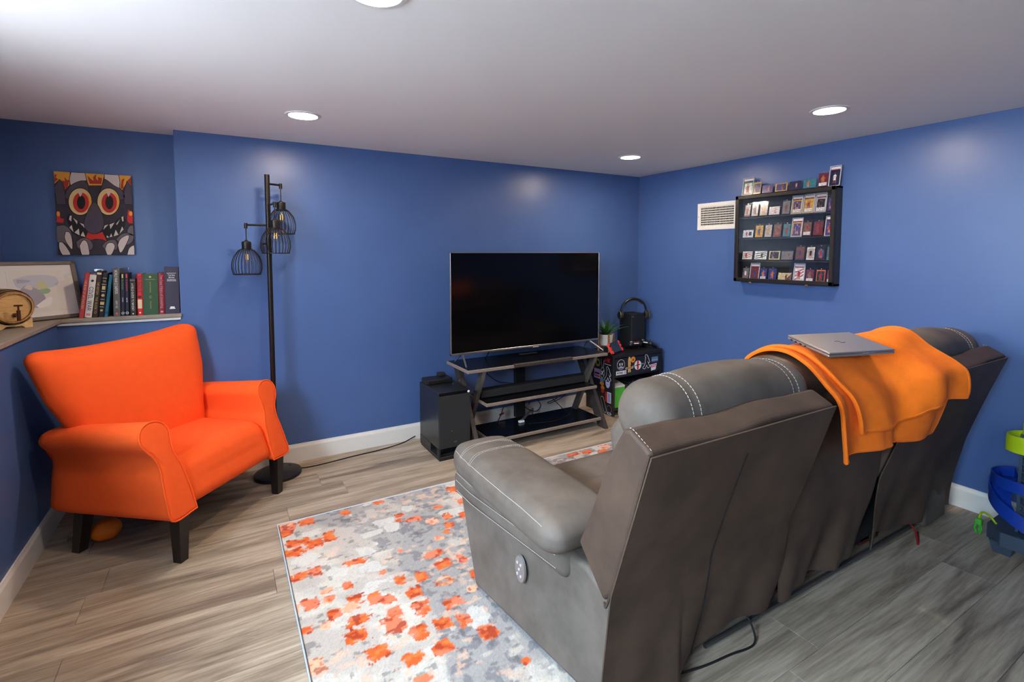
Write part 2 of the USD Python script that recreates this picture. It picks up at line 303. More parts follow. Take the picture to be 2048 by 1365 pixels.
# ------------------------------------------------------------------ the rug
from scipy.interpolate import LinearNDInterpolator
def drape(mesh, xy, off=0.0012):
    v = np.array(mesh.vertices); n = mesh.vertex_normals; k = n[:, 2] > .05
    f = LinearNDInterpolator(v[k][:, :2], v[k][:, 2]); xy = np.asarray(xy, float); z = f(xy[:, 0], xy[:, 1]); ok = ~np.isnan(z)
    return np.column_stack([xy[ok], z[ok]+off])
BLOBS = [(-3.43,-0.91,0.08,0.08,1),(-3.33,-0.92,0.07,0.08,0),(-3.13,-0.92,0.05,0.06,0),(-2.93,-0.91,0.05,0.04,0),(-2.49,-0.98,0.06,0.07,0),(-2.65,-1.13,0.05,0.04,0),(-2.64,-1.25,0.05,0.06,0),(-2.55,-1.29,0.05,0.07,0),(-2.87,-1.11,0.04,0.03,0),(-2.89,-1.16,0.03,0.03,0),(-2.82,-1.19,0.08,0.05,0),(-2.73,-1.26,0.06,0.06,2),(-2.67,-1.34,0.05,0.05,0),(-2.71,-1.4,0.04,0.03,0),(-2.76,-1.43,0.05,0.04,2),(-3.44,-0.99,0.05,0.06,0),(-3.39,-1.11,0.11,0.07,0),(-3.33,-1.16,0.08,0.07,0),(-3.25,-1.13,0.05,0.09,0),(-3.43,-1.19,0.1,0.08,0),(-3.18,-1.42,0.08,0.04,0),(-2.83,-1.55,0.08,0.05,0),(-2.83,-1.65,0.07,0.06,0),(-2.73,-1.65,0.03,0.08,1),(-2.97,-1.44,0.03,0.03,2),(-3.37,-1.4,0.07,0.06,1),(-3.42,-1.4,0.06,0.06,0),(-3.47,-1.4,0.03,0.04,0),(-3.04,-1.66,0.05,0.06,0),(-2.95,-1.68,0.05,0.06,0),(-2.87,-1.76,0.07,0.06,3),(-3.01,-1.77,0.06,0.07,0),(-3.25,-1.58,0.03,0.05,0),(-3.09,-1.56,0.03,0.03,1),(-3.34,-1.57,0.05,0.03,1),(-3.34,-1.63,0.05,0.04,1),(-3.41,-1.62,0.06,0.07,0),(-3.24,-1.69,0.06,0.07,0),(-3.17,-1.72,0.06,0.07,0),(-3.12,-1.75,0.05,0.06,0),(-3.33,-1.73,0.04,0.06,0),(-3.27,-1.72,0.06,0.06,1),(-3.01,-1.88,0.06,0.08,0),(-2.89,-1.91,0.08,0.06,0),(-3.12,-1.84,0.05,0.06,0),(-3.26,-1.81,0.08,0.05,0),(-3.38,-1.78,0.03,0.03,2),(-3.45,-1.77,0.04,0.03,1),(-3.14,-1.91,0.07,0.08,0),(-3.07,-2.0,0.06,0.07,0),(-2.97,-2.0,0.06,0.06,0),(-2.89,-2.03,0.05,0.08,0),(-2.84,-2.13,0.07,0.08,0),(-3.29,-1.9,0.08,0.07,0),(-3.23,-2.02,0.07,0.07,0),(-3.02,-2.12,0.07,0.06,0),(-3.13,-2.11,0.07,0.06,0),(-3.45,-1.97,0.06,0.07,2),(-3.13,-2.21,0.06,0.04,0),(-2.78,-2.32,0.03,0.03,0),(-2.78,-1.87,0.05,0.04,2),(-2.73,-1.79,0.03,0.05,0),(-3.47,-1.63,0.03,0.07,1),(-1.49,-0.91,0.07,0.04,0),(-1.37,-0.92,0.05,0.05,0),(-1.28,-0.98,0.09,0.06,0)]
RX0, RX1, RY0, RY1 = -3.478, -1.05, -2.50, -.868
def make_rug():
    nx, ny = 520, 350
    X, Y = np.meshgrid(np.linspace(RX0+.012, RX1-.012, nx), np.linspace(RY0+.012, RY1-.012, ny), indexing='ij')
    P = np.stack([X, Y, X*0], -1); q = lambda s, sd, o=4, st=(1, 1): fbm(np.stack([X*s*st[0], Y*s*st[1], X*0+sd*7.3], -1), o, sd)
    # woven, blocky mottling: the noise is read on a coarse weave grid
    gx, gy = np.round(X/.007)*.007, np.round(Y/.005)*.005
    qb = lambda s, sd, o=3: fbm(np.stack([gx*s, gy*s*1.3, gx*0+sd*3.1], -1), o, sd)
    C = lambda *a: np.array(S(*a))
    cream, grey, slate, pale, dark = C(218, 208, 194), C(162, 156, 152), C(132, 128, 130), C(198, 186, 174), C(88, 82, 84)
    a = qb(7, 1, 4); b = qb(18, 2, 5); col = pale + (cream-pale)*np.clip((a-.42)/.12, 0, 1)[..., None]
    band = np.clip((fbm(np.stack([X*2.2, Y*1.6, X*0+5], -1), 3, 9)-.46)/.08, 0, 1) + .9*np.exp(-((X+2.85+.35*(Y+1.6))/.22)**2)
    gm = np.clip((b*.6+.4*a-.5+.14*band)/.05, 0, 1)*np.clip(band, .15, 1)
    col = col + (grey-col)*(gm*.9)[..., None]
    col = col + (slate-col)*(np.clip((qb(22, 4)-.53)/.05, 0, 1)*gm*.9)[..., None]
    col = col + (dark-col)*(np.clip((qb(26, 12)-.66)/.03, 0, 1)*.5)[..., None]
    col = col + (C(236, 190, 160)-col)*(np.clip((qb(30, 21, 3)-.60)/.05, 0, 1)*np.clip((qb(3, 31, 2)-.42)/.1, 0, 1)*.6)[..., None]
    wb = np.zeros_like(X); r = np.random.RandomState(3)
    blobs = list(BLOBS)
    for _ in range(70):
        x, y = r.uniform(RX0, RX1), r.uniform(RY0, RY1)
        if x > -2.6 or y < -2.2 and r.rand() < .3: blobs.append((x, y, r.uniform(.04, .09), r.uniform(.04, .08), r.choice([0, 0, 1, 2])))
        wx, wy = r.uniform(RX0, RX1), r.uniform(RY0, RY1); dx, dy = (X-wx)/r.uniform(.03, .06), (Y-wy)/r.uniform(.025, .05)
        wb = np.maximum(wb, np.clip((1.0-(dx**4+dy**4)**.25+2.6*(b-.5))/.12, 0, 1))
    col = col + (C(222, 216, 206)-col)*(wb*.75)[..., None]
    O = [C(226, 96, 36), C(240, 132, 96), C(243, 186, 150), C(232, 120, 50)]; t = qb(34, 6, 2); t2 = qb(75, 16, 2)
    for k, (x, y, w_, h_, ty) in enumerate(blobs):
        sel = (np.abs(X-x) < w_+.03) & (np.abs(Y-y) < h_+.03)
        dx, dy = (X[sel]-x)/(w_*.5+.004), (Y[sel]-y)/(h_*.5+.004); d = (np.abs(dx)**5+np.abs(dy)**5)**(1/5) + 1.1*(t2[sel]-.5) + .9*(t[sel]-.5) + 1.0*(b[sel]-.5)
        mk = np.clip((1.0-d)/.14, 0, 1)
        if ty == 3: mk = mk*np.clip((d-.35)/.2, 0.2, 1)
        base = O[ty]; alt = O[[3, 0, 1, 2][ty]]; hi = O[[1, 2, 2, 2][ty]]
        cc = base + (alt-base)*np.clip((t[sel]-.5)/.1, 0, 1)[:, None]; cc = cc + (hi-cc)*np.clip((a[sel]-.52)/.06, 0, .8)[:, None]
        cc = cc + (C(150, 40, 14)-cc)*(np.clip((.40-t[sel])/.06, 0, .7))[:, None]
        col[sel] = col[sel] + (cc-col[sel])*mk[:, None]
    col *= .86*(.91+.18*np.random.RandomState(8).rand(nx, ny))[..., None]
    Z = .010 + .0022*(t-.5) + .0016*np.random.RandomState(5).rand(nx, ny)
    V = np.stack([X, Y, Z], -1).reshape(-1, 3); g = np.arange(nx*ny).reshape(nx, ny)
    F = tri(np.stack([g[:-1, :-1], g[1:, :-1], g[1:, 1:], g[:-1, 1:]], -1).reshape(-1, 4)); n0 = len(V)
    loop = np.r_[g[0, :], g[1:, -1], g[-1, -2::-1], g[-2:0:-1, 0]]; low = V[loop].copy(); low[:, 2] = .001; l2 = np.arange(len(loop))+n0
    F = np.vstack([F, tri(np.stack([loop, l2, np.roll(l2, -1), np.roll(loop, -1)], -1))]); V = np.vstack([V, low]); col = np.vstack([col.reshape(-1, 3), col.reshape(-1, 3)[loop]])
    mat = usdkit.material(stage, '/World/Looks/rug_pile', {'a': ('attribute', {'attribute': 'pile_color'}), 'tc': ('texture_coordinate', {}), 'n': ('noise_texture', {'scale': 420.0, 'detail': 2.0}), 'b': ('bump', {'strength': 0.5, 'distance': 0.003}),
        'p': ('principled_bsdf', {'roughness': 0.95, 'sheen_weight': 0.15, 'specular_ior_level': 0.1})}, [('a.color', 'p.base_color'), ('tc.object', 'n.vector'), ('n.fac', 'b.height'), ('b.normal', 'p.normal')], surface='p.BSDF')
    t_ = Thing('area_rug', 'abstract cream and grey area rug with orange blocks under the sofa', 'rug', (0, 0, 0))
    me = usdkit.mesh(stage, t_.path + '/pile', trimesh.Trimesh(V, F, process=False), mat, smooth=True)
    UsdGeom.PrimvarsAPI(me).CreatePrimvar('pile_color', Sdf.ValueTypeNames.Color3fArray, 'vertex').Set([Gf.Vec3f(*map(float, c)) for c in col])
    e = .007; t_.part('binding', tube([(RX0+e, RY0+e, e), (RX0+e, RY1-e, e), (RX1-e, RY1-e, e), (RX1-e, RY0+e, e)], e, 8, closed=True), pm('rug_binding', S(186, 194, 202), .8))
make_rug()
# ------------------------------------------------------------------ the sofa
def suede(name, c, c2):
    return pm(name, c, .62, var=.3, vscale=5.5, bump=.12, bscale=150, col2=c2, spec=.3, detail=6)
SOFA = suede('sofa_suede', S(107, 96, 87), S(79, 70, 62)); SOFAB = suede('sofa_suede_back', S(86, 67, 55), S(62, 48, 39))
THREAD = pm('pale_thread', S(168, 160, 150), .8); DARK = pm('dark_void', S(16, 14, 13), .9)
so = Thing('reclining_sofa', 'grey brown suede reclining sofa seen from behind, with padded headrests and contrast stitching', 'sofa', (-1.48, -2.25, 0))
sp = lambda n, me, mt, **k: so.part(n, me, mt, world=True, **k)
def skew(me, s):
    v = np.array(me.vertices); v[:, 0] += s*.085*np.clip((-1.9-v[:, 1])/.75, 0, 1); me.vertices = v; return me
ARM = [(-1.885, .03), (-1.82, .18), (-1.755, .33), (-1.72, .43), (-1.74, .475), (-2.10, .48), (-2.46, .478), (-2.56, .466), (-2.625, .435), (-2.665, .38), (-2.672, .30), (-2.672, .03)]
for sx in (-1, 1):
    X = lambda x: x if sx < 0 else -2.965 - x       # mirror about the sofa's middle x=-1.4825
    fl_ = lambda me: me if sx < 0 else T(me, (-2.965, 0, 0), s=(-1, 1, 1))
    def mir(me):
        if sx < 0: return me
        me = MM([me]).copy(); me.vertices[:, 0] = -2.965 - me.vertices[:, 0]; me.faces = me.faces[:, ::-1]; return me
    sp('arm_panel', mir(skew(side(ARM, -2.775, -2.515, .022), 1)), SOFA)
    band = rb(-2.65, -2.09, .435, .292, .80, .135, .045, 20)
    sp('arm_band', mir(skew(band, 1)), SOFA)
    def pad_fn(p):
        x, y, z = p[:, 0]/.165, p[:, 1]/.42, p[:, 2]
        top = np.clip(z/.045, -1, 1)
        z = z + .020*(1-x**2)*(1-.6*y**2)*np.clip(top, 0, 1) - .022*np.clip(-y-.55, 0, 1)*np.clip(top, 0, 1)
        for y0 in (.21, .30): z = z - .007*np.exp(-((p[:, 1]-y0+.03*x*x)/.012)**2)*np.clip(top, 0, 1)
        z = z + .006*(fbm(np.stack([p[:, 0]*9, p[:, 1]*9, p[:, 2]*9+3], 1), 3, 5)-.5)
        xx = p[:, 0]*(1-.20*np.clip(y, 0, 1)**4); return np.stack([xx + .03*np.clip(-(p[:, 1])-.1, 0, 1), p[:, 1] + .02*x*0, z], 1)
    pad = T(soft(.325, .86, .125, np.array([.062, .09, .055]), 36, pad_fn), (-2.665, -2.105, .548))
    sp('arm_cushion', mir(pad), SOFA)
    st = []
    for y0 in (.21, .222, .30, .312):
        xs = np.linspace(-.15, .15, 30); st += dashes(drape(pad, np.column_stack([xs-2.665, y0-2.105-.03*(xs/.165)**2])), .010)
    yy = np.linspace(-.36, .36, 60); st += dashes(drape(pad, np.column_stack([-2.665-.150*(1-.2*np.clip(yy/.42, 0, 1)**4)+.03*np.clip(-yy-.1, 0, 1), yy-2.105])), .010)
    for zz in (.405, .452, .488): st += dashes(skew(tube([(-2.7985+(.002 if zz == .405 else 0), yq, zz - .05*np.clip((yq+1.95)/.3, -1, 0)*0) for yq in np.linspace(-1.74, -2.44, 24)], .0005, 3, caps=False), 1).vertices[::3], .010)
    sp('stitching', [mir(x) for x in st], THREAD, label='pale dotted stitching')
    if sx < 0:
        pl = T(lathe([(0, .006), (.85, .006), (1, 0), (1, -.004), (0, -.004)], 40), s=(.031, .050, 1)); pl = T(pl, r=(0, -90, 0)); pl = T(pl, r=(90, 0, 0))
        e = lathe([(0, .006), (.85, .006), (.95, .004), (1, -.004), (0, -.004)], 40); v = np.array(e.vertices)
        e.vertices = np.stack([-2.743-v[:, 2], -2.220+v[:, 0]*.036, .283+v[:, 1]*.053], 1); e.faces = e.faces[:, ::-1]; e.fix_normals()
        cp = sp('control_plate', e, pm('brushed_plate', S(150, 142, 138), .45, .6), label='oval metal recline control plate')
        for (dy, dz) in ((-.012, .022), (.012, .022), (0, 0), (-.012, -.022), (.012, -.022)):
            so.part('button', T(trimesh.creation.cylinder(.0055, .004, sections=14), (-2.7495, -2.220+dy, .283+dz), (0, 90, 0)), pm('plate_button', S(186, 176, 174), .5), parent=cp, world=True)
SEC = [(-2.735, -1.85), (-1.845, -1.165), (-1.16, -.225)]
BK = [(-2.866, .952), (-2.850, .962), (-2.79, .992), (-2.765, .985), (-2.70, .88), (-2.562, .565), (-2.685, .435), (-2.715, .47)]
def sag(me, a=.012, sd=1):
    v = np.array(me.vertices); v = v + a*(np.stack([nz(np.stack([v[:, 0]*5, v[:, 1]*3, v[:, 2]*3+k*9], 1), sd) for k in range(3)], 1)-.5)*[0.0, 1, 1]; me.vertices = v; return me
def dense(me, e=.03):
    v, f = trimesh.remesh.subdivide_to_size(np.array(me.vertices), np.array(me.faces), e, max_iter=12); o = trimesh.Trimesh(v, f, process=False); o.merge_vertices(); return o
for k in (0, 2):
    a, b = SEC[k]; sh = sag(dense(side(BK, a, b, .012), .045), .016, 3+k)
    sp('back_panel', sh, SOFAB); ex = a if k == 0 else b; s = 1 if k == 0 else -1
    L = [(ex+s*.012, y, z+.0025) for y, z in ((-2.862, .954), (-2.79, .992), (-2.772, .992))]; sp('stitching', dashes(smoothpath(L, 20), .012), THREAD)
    L = [(ex-s*.001, y, z) for y, z in ((-2.862, .95), (-2.715, .475), (-2.69, .44))]; sp('piping', tube(smoothpath(L, 20), .004, 6), SOFAB)
    def hd(p):
        g = sum(np.exp(-((p[:, 0]-x0)/.010)**2) for x0 in (-.255, -.235, .265, .285)); r_ = 1-.05*np.clip(g, 0, 1)
        y, z = p[:, 1]*r_, p[:, 2]*r_ + .012*np.cos(p[:, 0]*9)-.008; return np.stack([p[:, 0], y, z + .008*(nz(p*6, 4)-.5)], 1)
    W_ = b-a; hc, hw = (-2.205, .82) if k == 0 else (-.66, .88)
    head = T(soft(hw, .235, .225, np.array([.09, .115, .11]), 40, hd), (hc, -2.668, .988), (14, 0, 0))
    sp('headrest', head, SOFA); st = []
    for x0 in (-.262, -.228, .258, .292):
        P = []
        hv, hn = np.array(head.vertices), head.vertex_normals; cx = hc
        sel = np.abs(hv[:, 0]-cx-x0) < .03
        th = np.arctan2(hv[sel][:, 2]-.988, hv[sel][:, 1]+2.668); rr = np.hypot(hv[sel][:, 2]-.988, hv[sel][:, 1]+2.668)
        for tq in np.linspace(.3, PI+.35, 40):
            d = np.abs((th-tq+PI) % (2*PI)-PI); r0 = rr[d < .12].mean() if (d < .12).any() else .12
            P.append((cx+x0, -2.668+(r0+.0015)*math.cos(tq), .988+(r0+.0015)*math.sin(tq)))
        st += dashes(P, .0125, .009, .0016)
    sp('stitching', st, THREAD, label='pale dotted stitching')
    sp('back_cushion', T(soft(.63, .20, .46, .08, 16), (-2.185 if k == 0 else -.78, -2.535, .68), (-16, 0, 0)), SOFA)
a, b = SEC[1]
sp('middle_back_panel', side([(-2.755, .888), (-2.74, .905), (-2.60, .945), (-2.50, .93), (-2.40, .45), (-2.70, .45), (-2.715, .5)], a+.002, b-.002, .02), SOFAB)
sp('headrest', T(soft(b-a-.02, .27, .22, np.array([.08, .13, .105]), 24), ((a+b)/2, -2.57, .945), (10, 0, 0)), pm('sofa_dark_leather', S(70, 58, 50), .42, var=.2, bump=.08, bscale=160))
sp('back_cushion', T(soft(b-a-.03, .20, .42, .08, 12), ((a+b)/2, -2.42, .68), (-14, 0, 0)), SOFA)
for k, (a, b) in enumerate([(-2.515, -1.845), (-1.845, -1.165), (-1.165, -.45)]):
    sp('seat_cushion', T(soft(b-a-.01, .66, .20, np.array([.07, .09, .085]), 20, lambda p: p+np.stack([p[:, 0]*0, p[:, 0]*0, -.015*np.exp(-((p[:, 1]-.1)/.02)**2)*(p[:, 2] > 0)], 1)), ((a+b)/2, -2.16, .385)), SOFA)
    sp('footrest', T(soft(b-a-.012, .11, .33, .05, 14), ((a+b)/2, -1.855, .265), (-10, 0, 0)), SOFA)
sp('base_frame', bx(-2.515, -.45, -2.60, -1.93, .06, .30, .01), BLACKM)
for x in (-2.45, -.52):
    for y in (-2.0, -2.55): sp('foot', T(trimesh.creation.cylinder(.02, .046, sections=14), (x, y, .039 if y > -2.4 else .026)), BLACK)
HEM = [[(-2.74, .012), (-2.6, .008), (-2.50, .03), (-2.40, .045), (-2.33, .06), (-2.2, .115), (-2.08, .118), (-1.845, .115)], [(-1.85, .115), (-1.7, .12), (-1.5, .12), (-1.3, .125), (-1.16, .13)], [(-1.165, .115), (-1.0, .13), (-.8, .12), (-.55, .115), (-.35, .09), (-.215, .10)]]
for k in range(3):
    a, b = SEC[k]; a, b = (a-.004, b) if k == 0 else (a, b-.022) if k == 1 else (a+.006, b); n, q = 70, 34; hx = [h[0] for h in HEM[k]]; hz = [h[1] for h in HEM[k]]
    P = np.zeros((n, q, 3))
    for i, x in enumerate(np.linspace(a, b, n)):
        z1 = np.interp(x, hx, hz); u = (x-a)/(b-a)
        for j, v in enumerate(np.linspace(0, 1, q)):
            top, kn = ((-2.872, .948), (-2.7205, .472)) if k != 1 else ((-2.763, .882), (-2.7225, .50)); c_ = .5
            if v < c_: q_ = v/c_; yy, zz, f = top[0]+(kn[0]-top[0])*q_, top[1]+(kn[1]-top[1])*q_, .004*math.sin(u*9+k)*math.sin(PI*q_)*(-1)
            else:
                q_ = (v-c_)/(1-c_); zz = kn[1]+(z1-kn[1])*q_; yy = kn[0]
                f = q_**1.3*((.012 if k == 0 else .024)*math.sin(u*11+k*2+q_*1.5) + .012*math.sin(u*23+q_*3+k)) + q_*(.055-.03*(u < .35)*(k == 0)*q_)
            v_ = max(0, v-c_)/(1-c_); xs = x + (.05*(v_**1.2)*(u > .8)*(u-.8)*5*(-1) if k == 2 else 0)
            P[i, j] = (xs, yy+f, zz); continue
            P[i, j] = (xs, yt+f, z0+(z1-z0)*v)
    sp('back_cover', shell(P, .005), SOFAB, smooth=60)
    if k == 0:
        i = 34; L = [(x, y-.004, z) for x, y, z in P[i]]; sp('seam', tube(L[3:], .002, 5), DARK)
sp('recliner_rail', tube([(-2.2, -2.628, .04), (-.33, -2.628, .04)], .009, 8), pm('rail_steel', S(92, 88, 84), .4, .7))
for x in (-1.72, -1.35, -.95, -.6): sp('mechanism_bar', bx(x-.09, x+.09, -2.60, -2.575, .05, .085, .004), pm('mechanism_red', S(92, 24, 20), .5))
single('sofa_power_cable', tube(smoothpath([(-1.97, -2.62, .09), (-1.97, -2.66, .05), (-2.0, -2.69, .008), (-2.12, -2.675, .006), (-2.25, -2.66, .006), (-2.38, -2.63, .006)], 40), .004, 8), BLACK, 'black power cable trailing on the floor under the sofa back', 'cable')
single('toy_cable', tube(smoothpath([(-.66, -2.63, .10), (-.63, -2.665, .05), (-.68, -2.70, .006), (-.62, -2.68, .006), (-.55, -2.65, .006)], 30), .0045, 8), pm('cable_red', S(140, 24, 20), .45), 'short red cable hanging under the far end of the sofa', 'cable')
# ------------------------------------------------------------------ blanket and laptop on the sofa
ORB = pm('orange_fleece', S(250, 116, 8), .95, var=.10, vscale=14, bump=.25, bscale=420, dist=.002)
def blanket_profile(mid):
    if mid: return smoothpath([(-2.40, .95), (-2.43, 1.01), (-2.50, 1.052), (-2.585, 1.055), (-2.665, 1.015), (-2.73, .95), (-2.775, .895), (-2.785, .80), (-2.785, .60)], 60)
    return smoothpath([(-2.53, .95), (-2.56, 1.05), (-2.64, 1.103), (-2.72, 1.10), (-2.785, 1.04), (-2.865, .985), (-2.888, .94), (-2.86, .82), (-2.80, .64)], 60)
PM, PR = blanket_profile(True), blanket_profile(False)
def arc(P, s):
    d = np.r_[0, np.cumsum(np.linalg.norm(np.diff(P, axis=0), axis=1))]; return np.array([np.interp(s, d, P[:, k]) for k in range(2)])
def blanket_layer(x0, x1, zM, zR, off, sd, start=.02):
    """a fold of the blanket: its left and right edges x0, x1 down the fall, its hem at height zM on the middle back and zR on the right back"""
    n, q = 80, 80; P = np.zeros((n, q, 3))
    def ends(Pf, z):
        d = np.r_[0, np.cumsum(np.linalg.norm(np.diff(Pf, axis=0), axis=1))]; k = np.argmax(Pf[:, 1]); return np.interp(-z, -Pf[k:, 1], d[k:])
    eM, eR = ends(PM, zM), ends(PR, zR)
    for i, u in enumerate(np.linspace(0, 1, n)):
        for j, v in enumerate(np.linspace(0, 1, q)):
            xl = np.interp(v, [0, .45, 1], x0); xr = np.interp(v, [0, .45, 1], x1); x = xl+(xr-xl)*u
            w = 1/(1+math.exp(-(x+1.16+.10*(v-.5))/.035)); p = arc(PM, start+(eM-start)*v)*(1-w)+arc(PR, start+(eR-start)*v)*w
            hang = np.clip((v-.45)/.5, 0, 1)
            fold = .030*hang*(float(fbm(np.array([u*4.5+sd, v*2.2, sd]), 3, 2))-.5) + .006*math.sin(u*9+sd+v*2) + .014*hang*math.sin(u*15+sd*2) + .012*math.exp(-((u-.62+.25*(v-.5))/.05)**2)
            edge = .010*math.exp(-(u/.06)**2)+.010*math.exp(-((1-u)/.05)**2)
            p = p + np.array([-1*(.35+.65*hang), .65*(1-hang)])*(off+fold+edge+.012)
            P[i, j] = (x, p[0], p[1])
    return P
bl = Thing('fleece_blanket', 'bright orange fleece blanket folded over the back of the grey sofa', 'blanket', (-1.2, -2.7, .95))
Lo = blanket_layer([-1.72, -1.68, -1.665], [-1.03, -1.0, -.95], .685, .675, .004, 1.0)
Up = blanket_layer([-1.70, -1.63, -1.535], [-1.02, -.99, -.89], .775, .85, .022, 2.2)
bl.part('under_fold', shell(Lo, .012), ORB, world=True, smooth=80); bl.part('upper_fold', shell(Up, .012), ORB, world=True, smooth=80)
hem = lambda P: tube(np.vstack([P[0, ::-1], P[1:, 0], P[-1, 1:], P[-2:0:-1, -1]]), .0085, 6, closed=True)
bl.part('hem', [hem(Lo), hem(Up)], ORB, world=True)
SILV = pm('laptop_silver', S(166, 160, 156), .34, .75)
lap = Thing('laptop', 'closed silver laptop lying on the orange blanket on the sofa back', 'laptop', (-1.406, -2.655, 1.07), 0)
def tilt(me):   # local laptop coordinates: x along the hinge, y towards the back of the room, z up
    me = MM([me]).copy(); ax = np.array([.316, -.093, .0]); ax /= np.linalg.norm(ax); o = np.array([-1.406, -2.655, 1.092]); f_ = np.array([.06, .211, .040]); f_ -= ax*(ax@f_); f_ /= np.linalg.norm(f_); u_ = np.cross(ax, f_)
    v = np.array(me.vertices); me.vertices = o+v[:, :1]*ax+v[:, 1:2]*f_+v[:, 2:]*u_; return me
lap.part('base', tilt(rb(0, 0, -.006, .335, .222, .012, .005)), SILV, world=True)
lid = lap.part('lid', tilt(rb(0, .001, .0045, .335, .222, .0075, .0035)), SILV, world=True)
logo = [tube(smoothpath([(-.022, .006, .0085), (-.012, .010, .0085), (.002, .004, .0085), (-.004, -.006, .0085), (.010, -.010, .0085), (.022, -.004, .0085)], 30), .0012, 5)]
lap.part('logo', [tilt(x) for x in logo], pm('logo_dark', S(70, 66, 66), .3, .8), parent=lid, world=True)
for i, (w_, y_) in enumerate(((.012, .085), (.010, .062), (.012, .035), (.008, .01))): lap.part('port', tilt(bx(-.169, -.1655, y_-w_/2, y_+w_/2, -.009, -.004)), DARK, world=True)
lap.part('latch_notch', tilt(bx(.0, .06, -.1125, -.1085, -.001, .002)), pm('bright_chrome', S(225, 222, 220), .15, 1.0), world=True)
# ------------------------------------------------------------------ the orange armchair
ORF = pm('orange_upholstery', S(240, 84, 12), .9, var=.03, vscale=30, bump=.16, bscale=700, dist=.001)
ESP = pm('espresso_wood', S(24, 19, 18), .38)
ch = Thing('armchair', 'orange fabric armchair with rolled arms and black wooden legs in the corner', 'armchair', (-3.662, -.713, 0), 49)
def loft(rings):
    n = len(rings[0]); V = np.vstack(rings); g = np.arange(len(rings)*n).reshape(-1, n); g1 = np.roll(g, -1, 1)
    F = [tri(np.vstack([np.stack([g[i], g1[i], g1[i+1], g[i+1]], -1) for i in range(len(rings)-1)]))]; o = len(V)
    V = np.vstack([V, rings[0].mean(0), rings[-1].mean(0)]); F += [np.stack([g1[0], g[0], np.full(n, o)], -1), np.stack([g[-1], g1[-1], np.full(n, o+1)], -1)]
    me = trimesh.Trimesh(V, np.vstack(F), process=False); me.fix_normals(); return me
AP = [(.288, .236), (.424, .236), (.432, .32), (.424, .41), (.416, .47), (.428, .53), (.462, .585), (.472, .63), (.45, .672), (.396, .69), (.342, .672), (.316, .63), (.322, .58), (.322, .52), (.302, .45), (.29, .35)]
def ring2(P, n=64):
    Q = smoothpath(np.vstack([P, P[:1]]), n*6); d = np.r_[0, np.cumsum(np.linalg.norm(np.diff(Q, axis=0), axis=1))]; s = np.linspace(0, d[-1], n, endpoint=False)
    return np.stack([np.interp(s, d, Q[:, 0]), np.interp(s, d, Q[:, 1])], 1)
R2 = ring2(np.array(AP)); wf = lambda z: -.03+.30*(z-.236)
for s in (-1, 1):
    rings = []; cen = R2.mean(0)
    for w_, ins in ((0, .012), (.004, .004), (.012, 0), (.1, 0), (.25, 0), (.4, 0), (.52, 0), (.60, .004), (.64, .014), (.665, .035)):
        g = Polygon(R2); q = R2.copy()
        if ins:
            e = np.roll(q, -1, 0)-np.roll(q, 1, 0); nn = np.stack([e[:, 1], -e[:, 0]], 1); nn /= np.linalg.norm(nn, axis=1, keepdims=True); sgn = 1 if g.exterior.is_ccw else -1; q = q-nn*ins*sgn
        k = w_/.66; y0 = wf(q[:, 1])*(1-k)+(.0)*k + w_
        z = q[:, 1] - .05*k*np.clip((q[:, 1]-.45)/.25, 0, 1); u_ = q[:, 0] + .030*k
        rings.append(np.stack([s*u_, y0, z], 1))
    ch.part('arm', loft(rings), ORF, smooth=50)
    pip = np.stack([s*R2[:, 0], wf(R2[:, 1])+.003, R2[:, 1]], 1); ch.part('piping', tube(pip, .0042, 6, closed=True), ORF)
def seat_fn(p):
    z = p[:, 2]; y = p[:, 1]; f = np.clip((.02-y)/.3, 0, 1)
    return np.stack([p[:, 0], y + .085*np.clip((z+.12)/.24, 0, 1)*np.clip((.1-y)/.38, 0, 1), z + .012*(1-(p[:, 0]/.28)**2)*(z > 0)], 1)
ch.part('seat', T(soft(.60, .62, .235, np.array([.02, .07, .07]), 24, seat_fn), (0, .285, .355)), ORF)
def back_fn(p):
    a, b = p[:, 0], (p[:, 2]+1)/2; half = np.interp(b, [0, .25, .6, 1], [.33, .37, .445, .475]); top = 1.012 + .04*np.abs(a)**2.2 + .012*a
    z = .40 + b*(top-.40); puff = (1-np.abs(a)**4)*(1-np.abs(2*b-1)**4)
    y = .50 + .115*b + p[:, 1]*(.055+.03*puff); return np.stack([a*half-.105*b, y-.03*np.abs(a)**3*b, z], 1)
ch.part('back', soft(2, 2, 2, np.array([.22, .95, .20]), 36, back_fn), ORF, smooth=True)
ch.part('frame', bx(-.34, .34, .04, .60, .225, .26, .01), BLACKM)
for (u_, w_) in ((-.352, .015), (.352, .005), (-.365, .545), (.365, .545)):
    sp_ = .035 if w_ > .3 else 0
    q = np.array([(-.024, -.024), (.024, -.024), (.024, .024), (-.024, .024)]); rr = [np.column_stack([q*.9+[u_+(-.012 if u_ < 0 else .012)*(w_ > .3), w_+sp_], [0]*4]), np.column_stack([q*1.25+[u_, w_], [.245]*4])]
    ch.part('leg', trimesh.convex.convex_hull(np.vstack(rr)), ESP, smooth=False)
bp = T(trimesh.creation.icosphere(3, .055), s=(1.25, 1, 1)); v = np.array(bp.vertices); bp.vertices = v*(1+.03*np.sin(v[:, :1]*90)*np.exp(-np.abs(v[:, :1])*20))
single('orange_ball', T(bp, (-4.25, -.56, .055), (0, 8, 35)), pm('orange_rubber', S(236, 122, 20), .45, bump=.15, bscale=300), 'orange egg shaped ball on the floor under the armchair', 'ball')
